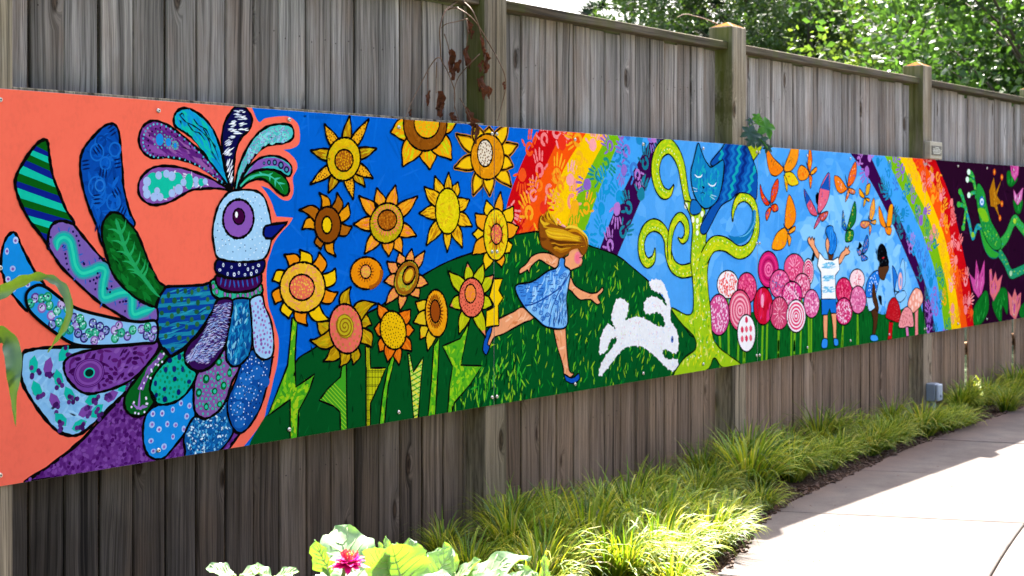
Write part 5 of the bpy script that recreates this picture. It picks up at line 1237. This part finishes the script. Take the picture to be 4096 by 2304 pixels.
def maple(c, size, ang, tilt, m, seed, bulge=.12):
    """a lobed vine leaf with a folded middle"""
    rr = random.Random(seed); pts = []
    for k in range(30):
        a = 2*math.pi*k/30; r = size*.5*(.78 + .22*math.cos(5*a) + .05*math.cos(15*a) + rr.uniform(-.03, .03)); pts.append((r*math.cos(a), r*math.sin(a)))
    V = [(0, 0, 0)] + [(x, y, bulge*size*(abs(math.sin(math.atan2(y, x)*2.5))-.5) - .25*(x*x+y*y)/size) for x, y in pts]
    F = [(0, 1+k, 1+(k+1) % 30) for k in range(30)]
    R_ = Euler(tilt).to_matrix() @ Matrix.Rotation(ang, 3, 'Z')
    return new_mesh('leaf', [Vector(c) + R_ @ Vector(v) for v in V], F, [m], True)
sp = empty('vine_sprig', (*[wall(3000, 560)[0]], -.01, MUR_T), 'green lobed-leaf vine sprig creeping over the top edge of the mural', 'vine')
for i, t in enumerate(('575,1100 570,1000 560,930 555,880', '560,930 590,910 640,895', '565,960 600,1000 650,1040 690,1095', '640,895 615,870 600,860')):
    P = []
    for k, (px, py) in enumerate(L2(t)):
        y = .03 - .05*(k/3) if i != 2 else .02 - .03*k; x, z = wall(px, py, y); P.append(tuple(rel(sp, (x, y, z))))
    P = catmull(P, False, 4); V, F = tube(P, [.003]*len(P), 5); link('stem', new_mesh('stem', V, F, [M['vineleaf']], True), sp)
for i, (x, y, sz, mt) in enumerate(((675,935,130,'vineleaf'),(610,866,60,'vineleaf'),(555,975,95,'vinedark'),(595,1000,90,'vinedark'),(640,1035,85,'vinedark'),(690,1092,55,'vinedark'),(560,890,45,'vinedark'),(570,1045,70,'vinedark'))):
    px, py = L2('%d,%d' % (x, y))[0]; yy = -.02 - .012*(i % 3); X, Z = wall(px, py, yy)
    link('leaf', maple(rel(sp, (X, yy, Z)), sz/1.84/690*1.45, i*1.3, (1.2, .3*math.sin(i), -.85 + .35*math.cos(i*2)), M[mt], i), sp)
tw = empty('dead_twig', (4.55, .1, POST_TOP), 'thin dead twig arching over the fence beside the lichen-topped post', 'twig')
P = []
for k, (px, py) in enumerate(L2('20,130 80,105 160,120 260,150 345,190 372,215')):
    x, z = wall(px, py, .16); P.append(tuple(rel(tw, (x, .16 - (.02 if k == 5 else 0), z))))
P = catmull(P, False, 5); V, F = tube(P, [.002+.002*k/len(P) for k in range(len(P))], 5); link('stem', new_mesh('stem', V, F, [M['twig']], True), tw)

# ---------------------------------------------------------------- sedge clumps along the fence
def sedge_mat():
    m, nt, b = mat('variegated_sedge'); out = nt.nodes['Material Output']
    isl = N(nt, 'ShaderNodeNewGeometry').outputs['Random Per Island']
    c = ramp(nt, isl, [(0, hexc('#7A6A3A')), (.04, hexc('#405A1E')), (.3, hexc('#5E801C')), (.6, hexc('#8A9C28')), (.85, hexc('#B4B43A')), (1, hexc('#BEB45A'))])
    c = mixc(nt, c, ramp(nt, N(nt, 'ShaderNodeObjectInfo').outputs['Random'], [(0, .8), (1, 1.15)]), 1.0, 'MULTIPLY')
    nt.links.new(c, b.inputs['Base Color']); b.inputs['Roughness'].default_value = .5; b.inputs['Specular IOR Level'].default_value = .2
    tr = N(nt, 'ShaderNodeBsdfTranslucent'); nt.links.new(mixc(nt, c, (1.2, 1.1, .5), 1.0, 'MULTIPLY'), tr.inputs['Color'])
    mx = N(nt, 'ShaderNodeMixShader'); mx.inputs[0].default_value = .35
    nt.links.new(b.outputs[0], mx.inputs[1]); nt.links.new(tr.outputs[0], mx.inputs[2]); nt.links.new(mx.outputs[0], out.inputs['Surface']); return m
M['sedge'] = sedge_mat(); UP0 = Vector((0, 0, 1))
def sedge(seed, n=250):
    rr = random.Random(seed); V, F = [], []; S = 6
    for q in range(n):
        a = rr.uniform(0, 2*math.pi); r0 = .07*math.sqrt(rr.random()); L = rr.uniform(.18, .42)
        lean = rr.uniform(.05, .75); droop = rr.uniform(1.2, 2.6)*(1.2 if rr.random() < .75 else .5); w = rr.uniform(.0034, .0064)
        d = Vector((math.cos(a), math.sin(a), 0)); d = (d + Vector((.12, -.35, 0))).normalized(); side = Vector((-d.y, d.x, 0))
        p = Vector((math.cos(a)*r0, math.sin(a)*r0, 0)); k = len(V)
        for s in range(S+1):
            t = s/S; an = lean + droop*t*t
            ww = w*(1-t**3)+.0003
            tw_ = side*math.cos(t*.8) + Vector((0, 0, 1))*math.sin(t*.8)*.4
            V.append(p - tw_*ww); V.append(p + tw_*ww)
            p = p + (d*math.sin(an) + Vector((0, 0, 1))*math.cos(an))*(L/S)
            if p.z < .01: p.z = .01 + .004*rr.random()
        for s in range(S): F.append((k+2*s, k+2*s+1, k+2*s+3, k+2*s+2))
    return new_mesh('sedge_blades', V, F, [M['sedge']], True)
SED = [sedge(100+i) for i in range(6)]
def bed_edge(x):
    best = min(edge, key=lambda p: abs(p[0]-x)); return best[1]
rd = random.Random(5); spots = []
x = 1.95
while x < 12.5:
    e = bed_edge(x)
    y = -.13
    rows = []
    while y > e + (.03 if x > 4 else .07):
        rows.append(y); y -= .26
    for r, yy in enumerate(rows): spots.append((x + rd.uniform(-.08, .08) + (.12 if r % 2 else 0), yy + rd.uniform(-.04, .04)))
    x += .29
spots += [(1.7, -.8), (1.72, -.45), (2.3, -.98), (2.05, -.95), (1.5, -.9)]
print('sedge clumps', len(spots))
spots = [(x, y) for x, y in spots if y > bed_edge(x) + .025]
for i, (x, y) in enumerate(spots):
    s = rd.uniform(.75, 1.15)*(.8 if y > -.2 else 1.0)*(.95 if x > 5.5 else .88 if x < 4 else 1.0)
    if y < bed_edge(x) + .26: s *= .8
    if abs(x - 7.2) < .5 and y > -.36: s *= .5
    o = link('sedge_clump', SED[i % 6], None, (x, y, .012), (0, 0, rd.uniform(-.7, .7)), (s, s, s*rd.uniform(.85, 1.1)))
    where = 'against the planks' if y > -.26 else 'spilling over the path edge' if y < bed_edge(x) + .16 else 'in the middle of the bed'
    under = 'sunflower' if x < 2.44 else 'running girl' if x < 4.88 else 'butterfly' if x < 7.35 else 'dark frog'
    tag(o, 'striped yellow-green sedge clump ' + where + ' below the ' + under + ' mural board', 'grass clump', 'sedge clumps along the fence')
# mulch chips on the bed
mb = MB(); rd = random.Random(8)
for q in range(3500):
    x = rd.uniform(1.5, 12); e = bed_edge(x); y = e + abs(rd.gauss(0, .16)) - .02
    if y > 0: continue
    L, w, h = rd.uniform(.01, .035), rd.uniform(.004, .012), rd.uniform(.003, .008); a = rd.uniform(0, 6.3)
    R_ = Euler((rd.gauss(0, .3), rd.gauss(0, .3), a)).to_matrix(); c = Vector((x, y, .018 if y > e else .034))
    V = [c + R_ @ Vector((sx*L/2, sy*w/2, sz*h/2)) for sx in (-1, 1) for sy in (-1, 1) for sz in (-1, 1)]
    mb.add(V, [(0, 1, 3, 2), (4, 6, 7, 5), (0, 4, 5, 1), (2, 3, 7, 6), (0, 2, 6, 4), (1, 5, 7, 3)])
M['chip'] = plain('bark_chip', '#4E3628', .9, 0, .35, 40)
o = link('bark_mulch', mb.mesh('bark_mulch', M['chip'])); tag(o, 'dark bark chips strewn along the edge of the path', 'mulch', kind='stuff')

mb = MB(); rd = random.Random(18)
for q in range(90):
    x = rd.uniform(2.3, 11); y = bed_edge(x) - abs(rd.gauss(0, .45)) - .01
    a = rd.uniform(0, 6.3); L = rd.uniform(.003, .010); w = L*rd.uniform(.15, .5); c = Vector((x, y, .0335)); u_ = Vector((math.cos(a), math.sin(a), 0)); v_ = Vector((-math.sin(a), math.cos(a), 0))
    mb.add([c-u_*L, c+v_*w+UP0*.003, c+u_*L+UP0*.002, c-v_*w+UP0*.001], [(0, 1, 2, 3)])
o = link('leaf_litter', mb.mesh('leaf_litter', M['dryleaf'])); tag(o, 'tiny dry leaf bits scattered on the concrete path', 'leaf litter', kind='stuff')

# ---------------------------------------------------------------- foreground garden: broad-leaved plants, zinnia, corn
M['cabbage'] = leafmat('broad_leaf', ('#6E8E62', '#88A678'), .3, .36, 9.0, '#86B412', .5)
M['vein'] = plain('leaf_vein', '#B4C48E', .5)
M['gstem'] = plain('green_stem', '#7E9A4A', .6, 0, .15, 30)
def blade(base, direction, up, L, Wd, curl, seed, ruf=.05, n=14, k=9, fold=.25, shape=1.0):
    """a broad leaf: ribbed sheet that arches, folds along its midrib and waves at the rim"""
    rr = random.Random(seed); d = Vector(direction).normalized(); u = Vector(up); u = (u - d*u.dot(d)).normalized(); s = d.cross(u)
    V, F = [], []; p = Vector(base); ph = rr.uniform(0, 6)
    jag = [rr.uniform(.86, 1.12) for _ in range(n+1)]
    for i in range(n+1):
        t = i/n; an = curl*t*t
        dd = d*math.cos(an) - u*math.sin(an); uu = u*math.cos(an) + d*math.sin(an)
        w = Wd*.5*(math.sin(math.pi*min(1, t**.75*.97+.03))**.7)*shape*jag[i]
        for j in range(k):
            q = (j/(k-1)-.5)*2
            z = -fold*w*(1-abs(q))*1.0 + ruf*L*abs(q)**2*math.sin(t*13+ph+q*2.2) + .012*L*math.sin(abs(q)*9 + t*22)
            V.append(p + s*(w*q) + uu*z)
        p = p + dd*(L/n)
    for i in range(n):
        for j in range(k-1): F.append((i*k+j, i*k+j+1, (i+1)*k+j+1, (i+1)*k+j))
    return V, F
CR = Vector((DX, -DZ, 0)); CF = Vector((DZ, DX, 0)); UP = Vector((0, 0, 1))     # right and forward of the garden's view side
Zf = zoom(1200, 2050, 2.576)
def garden_plant(label, root_px, depth, leaves, name='leafy_plant', mt='cabbage'):
    p = at(*root_px, depth); root = empty(name, (p.x, p.y, 0), label, 'plant')
    for i, (bx_, by_, dp, dr, df, du, L, Wd, curl, upv) in enumerate(leaves):
        b0 = at(*Zf('%f,%f' % (bx_, by_))[0], dp); d = CR*dr + CF*df + UP*du
        L, Wd = L*.56, Wd*.56
        V, F = blade(b0 - root.location, d, CR*upv[0] + CF*upv[1] + UP*upv[2], L, Wd, curl, i + len(label))
        lf = link('leaf', new_mesh('leaf', V, F, [M[mt]], True), root)
        vb = MB(); g = lambda i_, j_: Vector(V[i_*9 + j_])
        lift = (CR*upv[0] + CF*upv[1] + UP*upv[2]).normalized()*.0006
        vv, ff = tube([g(i_, 4) + lift for i_ in range(14)], [.0022*(1 - i_/16) for i_ in range(14)], 5); vb.add(vv, ff)
        for i_ in range(1, 11, 2):
            for sgn in (-1, 1):
                vv, ff = tube([g(i_, 4) + lift, g(min(14, i_+1), 4+sgn) + lift, g(min(14, i_+2), 4+2*sgn) + lift, g(min(14, i_+3), 4+3*sgn) + lift], [.0012, .001, .0008, .0005], 4); vb.add(vv, ff)
        link('veins', vb.mesh('veins', M['vein'], True), lf)
        q = b0 - root.location; mid_ = Vector((q.x*.6, q.y*.6, q.z*.6)) + UP*.04
        P = catmull([tuple(Vector((0, 0, 0))), tuple(mid_), tuple(q), tuple(q + d.normalized()*L*.5 - UP*.0)], False, 4)[:9]
        V, F = tube(P, [.009-.0005*k for k in range(len(P))], 6); link('stalk', new_mesh('stalk', V, F, [M['gstem']], True), root)
    return root
garden_plant('pale broad-leaved plant standing behind the pink zinnia', (1500, 2500), 3.15, [
    (600, 700, 3.1, -.38, .62, .72, .29, .22, .75, (.1, -.7, .75)), (300, 640, 3.1, -.4, -.1, .75, .14, .10, .6, (-.6, -.5, .6)), (640, 640, 3.2, .55, .1, .6, .14, .09, .5, (-.3, -.3, 1)),
    (760, 700, 3.0, .1, -.3, .35, .17, .15, .5, (0, -.9, .7)), (450, 720, 2.95, -.3, -.5, .15, .16, .13, .4, (0, -.5, 1))])
garden_plant('lime leaved plant with a backlit veined leaf beside the zinnia', (1650, 2500), 3.0, [
    (1080, 760, 2.95, -.25, .0, .8, .16, .22, -.35, (.2, -1, .3)), (1350, 740, 3.0, .35, .1, .75, .15, .13, .5, (-.4, -.8, .5)), (1180, 620, 3.1, -.1, .1, .8, .13, .10, .7, (.1, -.6, .8)),
    (900, 520, 3.15, .0, .05, 1.0, .10, .045, .3, (.8, -.7, .1)), (980, 540, 3.15, .15, .0, 1.0, .085, .04, .4, (.6, -.8, .1)), (860, 530, 3.15, -.15, .0, 1.0, .085, .04, .3, (.6, -.8, .1)), (1260, 560, 3.1, .5, .1, .6, .10, .07, .6, (-.4, -.3, .9)), (1200, 680, 2.9, .6, -.4, .1, .16, .12, .4, (0, -.3, 1))])
garden_plant('plant with one upright holed leaf among the broad leaves', (1830, 2500), 3.2, [
    (1580, 620, 3.2, -.25, .0, 1.0, .12, .072, .35, (.5, -.9, .1)), (1560, 700, 3.15, .3, -.2, .3, .16, .11, .3, (0, -.4, 1)), (1500, 690, 3.1, -.3, -.2, .3, .13, .10, .3, (0, -.4, 1))])
garden_plant('plant with a wide ribbed whitish leaf leaning over the sedge', (1960, 2520), 3.1, [
    (1700, 730, 3.1, .85, .1, .55, .27, .15, .85, (-.45, -.35, .9)), (1750, 720, 3.0, .5, -.2, .1, .18, .13, .3, (0, -.4, 1)), (2080, 760, 3.05, .6, .0, .35, .13, .08, .4, (-.3, -.4, .9)), (2530, 720, 3.2, -.05, 0, 1.0, .11, .045, -.2, (.6, -.8, .1)), (2480, 740, 3.2, -.6, 0, .6, .12, .05, .5, (.3, -.6, .6))])
garden_plant('low plant with rounded pale leaves at the foot of the fence', (900, 2500), 3.4, [
    (-680, 640, 3.4, -.5, -.2, .3, .12, .10, .9, (0, -.4, 1)), (-600, 640, 3.4, .6, -.2, .3, .11, .10, .9, (0, -.4, 1)), (-300, 660, 3.4, -.5, -.1, .4, .09, .08, .9, (0, -.4, 1)), (-250, 660, 3.4, .6, -.1, .3, .10, .08, .9, (0, -.4, 1))])
# zinnia
M['petal'] = leafmat('zinnia_petal', ('#C4086E', '#D81482'), .25, .5, 60.0, '#E0109A', .3); M['floret'] = plain('zinnia_disc', '#B8503A', .7, 0, .3, 300); M['floret2'] = plain('zinnia_stamen', '#F0C020', .7); M['inner'] = leafmat('zinnia_inner', ('#D04A6A', '#E07A70'), .3, .6, 60.0, '#E8607A', .2)
zc = at(*Zf('505,520')[0], 2.86); zin = empty('zinnia', (zc.x, zc.y, 0), 'bright pink zinnia with spidery orange centre on a green stem', 'flower')
q = zc - zin.location
V, F = tube(catmull([(.03, -.02, 0), (.0, .0, q.z*.5), tuple(q - UP*.05 + CR*-.012), tuple(q - UP*.01)], False, 5), [.0045]*16, 8); link('stem', new_mesh('stem', V, F, [M['gstem']], True), zin)
rd = random.Random(3)
for ring, (n_, L, el) in enumerate(((13, .033, -.12), (12, .029, .22), (9, .021, .6))):
    for k in range(n_):
        a = 2*math.pi*k/n_ + ring*.3 + rd.uniform(-.08, .08); e = el + rd.uniform(-.12, .12)
        d = Vector((math.cos(a)*math.cos(e), math.sin(a)*math.cos(e), math.sin(e)))
        V, F = blade(q + d*.006, d, (0, 0, 1), L*rd.uniform(.9, 1.15), .0155, .5, k+ring*20, ruf=.01, n=6, k=4, fold=.3)
        link('petal', new_mesh('petal', V, F, [M['petal']], True), zin)
bm = bmesh.new(); bmesh.ops.create_icosphere(bm, subdivisions=2, radius=.011, matrix=Matrix.Translation(q + UP*.004) @ Matrix.Diagonal((1, 1, .8, 1))); link('disc', bm_mesh(bm, 'disc', M['floret'], True), zin)
mb = MB()
for k in range(46):
    a = rd.uniform(0, 6.28); r = .012*math.sqrt(rd.random()); b0 = q + Vector((r*math.cos(a), r*math.sin(a), .010)); d = (UP + Vector((math.cos(a), math.sin(a), 0))*r*45).normalized()
    V, F = tube([b0, b0 + d*rd.uniform(.008, .016)], [.0011, .0008], 4); mb.add(V, F)
link('inner_florets', mb.mesh('inner_florets', M['inner']), zin)
mb = MB()
for k in range(9):
    a = k*.7; b0 = q + Vector((.006*math.cos(a), .006*math.sin(a), .014)); V, F = tube([b0, b0 + UP*.005], [.002, .0012], 5); mb.add(V, F)
link('stamens', mb.mesh('stamens', M['floret2']), zin)
# corn: its stalk stands just left of the view, two long leaves reach in
M['corn'] = leafmat('corn_leaf', ('#2E5418', '#40662A'), .06, .34, 12.0, '#7EA020', .7)
cr0 = at(-190, 1500, 3.2); corn = empty('corn_plant', (cr0.x, cr0.y, 0), 'corn plant with long arching blades hanging in front of the coral mural corner', 'plant')
V, F = tube([(0, 0, 0), (.01, 0, .5), (0, .01, 1.1), (0, 0, 1.7)], [.016, .014, .012, .008], 10); link('stalk', new_mesh('stalk', V, F, [M['corn']], True), corn)
def ribbon(t_pts, widths, depth0, name='blade'):
    """corn blade along a traced midline; the sheet is folded along its middle"""
    P = [Vector(at(px, py, dp)) - corn.location for px, py, dp in t_pts]
    P = [Vector(p) for p in catmull([tuple(p) for p in P], False, 7)]; ws = [w[0] for w in catmull([(w,) for w in widths], False, 7)]
    V, F = [], []
    for i, p in enumerate(P):
        t = (P[min(i+1, len(P)-1)] - P[max(i-1, 0)]).normalized(); s = t.cross(CF).normalized(); s = (s*.9 + CF*.35*math.sin(i*.25)).normalized()
        for q_, z in ((-1, .0), (-.5, .25), (0, .42), (.5, .25), (1, .0)): V.append(p + s*(ws[i]*.5*q_) + CF*(z*ws[i]*.35) + UP*(.002*math.sin(i*1.1)*q_))
    for i in range(len(P)-1):
        for j in range(4): F.append((i*5+j, i*5+j+1, (i+1)*5+j+1, (i+1)*5+j))
    link(name, new_mesh(name, V, F, [M['corn']], True), corn)
ribbon([(-190, 1420, 3.2), (-60, 1230, 3.2), (30, 1155, 3.2), (120, 1112, 3.18), (190, 1110, 3.15), (250, 1150, 3.12), (278, 1230, 3.1), (262, 1300, 3.1), (225, 1360, 3.1), (190, 1410, 3.1)], [.024, .026, .026, .020, .015, .019, .018, .013, .007, .001], 3.2)
ribbon([(-190, 1560, 3.2), (-90, 1400, 3.15), (-20, 1345, 3.1), (25, 1350, 3.05), (52, 1420, 3.02), (55, 1500, 3.0), (54, 1580, 3.0), (58, 1650, 3.0), (63, 1705, 3.0)], [.03, .034, .038, .039, .035, .028, .017, .008, .001], 3.1)
ribbon([(-190, 900, 3.2), (-300, 700, 3.3), (-450, 800, 3.4), (-520, 1100, 3.4)], [.03, .05, .05, .002], 3.2)

# ---------------------------------------------------------------- trees and shrubs behind the fence
M['bark'] = plain('tree_bark', '#4A3E34', .9, 0, .25, 8)
M['oakleaf'] = leafmat('oak_leaf', ('#34481F', '#4A622C'), .38, .45, .8); M['maple'] = leafmat('maple_leaf', ('#2C461E', '#46642C'), .48, .35, .9); M['birch'] = leafmat('pale_leaf', ('#4C6626', '#687C36'), .46, .45, .9); M['needle'] = leafmat('pine_needle', ('#26382C', '#3A5040'), .15, .55, 1.5)
def tree(name, label, px, depth, height, crown_r, base_h, n, leaf, mt, seed, clumps=60, group=None, narrow=1.0, pos=None):
    p0 = Vector(pos) if pos else at(px, HYP, depth); root = empty(name, (p0.x, p0.y, 0), label, 'tree', group)
    rr = random.Random(seed)
    P = [(0, 0, -.05)]
    for k in range(1, 7): P.append((rr.uniform(-.12, .12)*k*.3, rr.uniform(-.12, .12)*k*.3, height*.92*k/6))
    rad = max(.08, height*.018)
    mb = MB(); V, F = tube(catmull(P, False, 3), [rad*(1.3-1.1*i/19) for i in range(19)], 9); mb.add(V, F)
    C_ = []
    for c in range(clumps):
        z = base_h + (height-base_h)*rr.random()**.9; f = (z-base_h)/(height-base_h)
        R_ = crown_r*(math.sin(math.pi*min(1, .12+.85*f))**.6)*narrow; a = rr.uniform(0, 6.283); r = R_*math.sqrt(rr.uniform(.12, 1))
        c_ = Vector((r*math.cos(a), r*math.sin(a), z)); C_.append((c_, crown_r*rr.uniform(.2, .38)))
        if c % 2 == 0:
            b0 = Vector(P[max(1, min(5, int((z/height)*5)))]); mm = (b0+c_)/2 + Vector((0, 0, .15))
            V, F = tube([b0, mm, c_], [rad*.22, rad*.14, rad*.05], 5); mb.add(V, F)
    link('trunk', mb.mesh('trunk', M['bark'], True), root)
    V, F = [], []; per = n//clumps
    for c_, r in C_:
        for q in range(per):
            d = Vector((rr.gauss(0, 1), rr.gauss(0, 1), rr.gauss(0, .75))); d = d.normalized()*(r*rr.random()**.45)
            p = c_ + d; s = leaf*rr.uniform(.65, 1.3)
            n1 = Vector((rr.gauss(0, 1), rr.gauss(0, 1), rr.gauss(0, .6)-.3)).normalized(); n2 = n1.cross(Vector((rr.gauss(0, 1), rr.gauss(0, 1), rr.gauss(0, 1)))).normalized()
            n3 = n1.cross(n2)
            k = len(V); V += [p, p+n1*s*.45+n2*s*.3, p+n1*s+n3*s*.1, p+n1*s*.45-n2*s*.3]; F.append((k, k+1, k+2, k+3))
    link('crown', new_mesh('crown', V, F, [M[mt]], False), root)
    return root
def pine(label, px, depth, height, r0, base_h, n, seed):
    p0 = at(px, HYP, depth); root = empty('pine_tree', (p0.x, p0.y, 0), label, 'tree', 'trees beyond the fence'); rr = random.Random(seed)
    mb = MB(); V, F = tube([(0, 0, 0), (.05, 0, height*.5), (0, 0, height)], [.22, .15, .03], 9); mb.add(V, F)
    NV, NF = [], []
    for b in range(34):
        z = base_h + (height-base_h)*b/34; L = r0*(1-.6*b/34)*rr.uniform(.6, 1.1); a = b*2.4+rr.uniform(-.3, .3); d = Vector((math.cos(a), math.sin(a), 0))
        tip = Vector((0, 0, z)) + d*L + UP*rr.uniform(-.1, .4); V, F = tube([(0, 0, z), tuple(Vector((0, 0, z)) + d*L*.5 + UP*.02), tuple(tip)], [.05, .03, .012], 5); mb.add(V, F)
        for c in range(7):
            cc = Vector((0, 0, z)) + d*L*(.4+.6*c/6) + Vector((rr.gauss(0, .22), rr.gauss(0, .22), rr.gauss(.08, .12)))
            for q in range(n//(34*7)):
                dd = Vector((rr.gauss(0, 1), rr.gauss(0, 1), rr.gauss(.3, .8))).normalized(); s = dd.cross(Vector((rr.gauss(0, 1), rr.gauss(0, 1), 1))).normalized()*.012
                L_ = rr.uniform(.14, .26); k = len(NV); NV += [cc-s, cc+s, cc+dd*L_+s*.4, cc+dd*L_-s*.4]; NF.append((k, k+1, k+2, k+3))
    link('trunk', mb.mesh('trunk', M['bark'], True), root); link('crown', new_mesh('crown', NV, NF, [M['needle']]), root)
TG = 'trees beyond the fence'
pine('dark open-branched pine behind the fence beside the white sky', 2620, 30, 11, 2.7, 3.0, 40000, 1)
pine('bluish pine standing deeper beyond the fence', 2800, 36, 13, 3.4, 2.5, 40000, 2)
tree('broadleaf_tree', 'dense mid green tree behind the fence between the two lichen-topped posts', 3040, 27, 8, 2.9, 1.6, 60000, .085, 'oakleaf', 3, 90, TG)
tree('broadleaf_tree', 'yellowish green feathery tree behind the dense green one', 3330, 31, 8.5, 3.2, 1.8, 64000, .085, 'birch', 4, 100, TG)
tree('broadleaf_tree', 'round green tree filling the gap above the far fence bay', 3250, 24, 5.2, 1.9, 1.2, 36000, .075, 'oakleaf', 9, 60, TG)
tree('broadleaf_tree', 'light green sunlit tree with sky showing through beside the big-leaved one', 3640, 22, 5.6, 1.7, 1.3, 10000, .10, 'birch', 5, 60, TG)
tree('broadleaf_tree', 'big-leaved dark glossy tree overhanging the far end of the fence', 4190, 17.5, 6.2, 2.7, .9, 34000, .115, 'maple', 6, 100, TG)
tree('broadleaf_tree', 'deep green tree at the far end beyond the last fence post', 4400, 21, 7.0, 2.6, 1.0, 22000, .14, 'maple', 7, 60, TG)
for i, (x, y, s, mt) in enumerate(((9.3, 2.4, 1.0, 'birch'), (10.6, 3.0, 1.2, 'maple'), (12.0, 2.6, 1.1, 'birch'), (3.6, 2.2, .9, 'oakleaf'))):
    rr = random.Random(40+i); root = empty('shrub', (x, y, 0), ['yellow-green shrub glimpsed through the wide fence gap', 'dark shrub behind the far fence bay', 'bright shrub behind the last fence planks', 'green shrub glimpsed through the slit beside the mossy post'][i], 'shrub', 'shrubs behind the fence')
    mb = MB(); V, F = [], []
    for b in range(14):
        a = rr.uniform(0, 6.28); tip = Vector((math.cos(a)*.6*s, math.sin(a)*.6*s, rr.uniform(.7, 1.7)*s)); v, f = tube([(0, 0, 0), tuple(tip*.5), tuple(tip)], [.015, .01, .004], 5); mb.add(v, f)
        for q in range(170):
            p = tip*rr.uniform(.3, 1) + Vector((rr.gauss(0, .18), rr.gauss(0, .18), rr.gauss(0, .16)))*s; p.z = max(.02, p.z); n1 = Vector((rr.gauss(0, 1), rr.gauss(0, 1), rr.gauss(0, .6))).normalized(); n2 = n1.cross(Vector((rr.gauss(0, 1), rr.gauss(0, 1), 1))).normalized(); z_ = .07*rr.uniform(.7, 1.3)
            k = len(V); V += [p, p+n1*z_*.5+n2*z_*.3, p+n1*z_, p+n1*z_*.5-n2*z_*.3]; F.append((k, k+1, k+2, k+3))
    link('stem', mb.mesh('stem', M['bark'], True), root); link('foliage', new_mesh('foliage', V, F, [M[mt]]), root)

# behind the viewpoint: unseen trees added to hide the low sky from the fence
for i, (x, y) in enumerate(((-9.5, -9.5), (-5.5, -11.5), (-1, -12.5))):
    tree('broadleaf_tree', ['first', 'second', 'third'][i] + ' tree of the dark green row across the garden, facing the mural', 0, 0, 9.0 + .5*(i % 3), 3.1, .6, 11000, .34, 'maple', 60+i, 55, 'unseen trees added to shade the fence', pos=(x, y, 0))  # added unseen trees, only there to keep low sky light off the fence
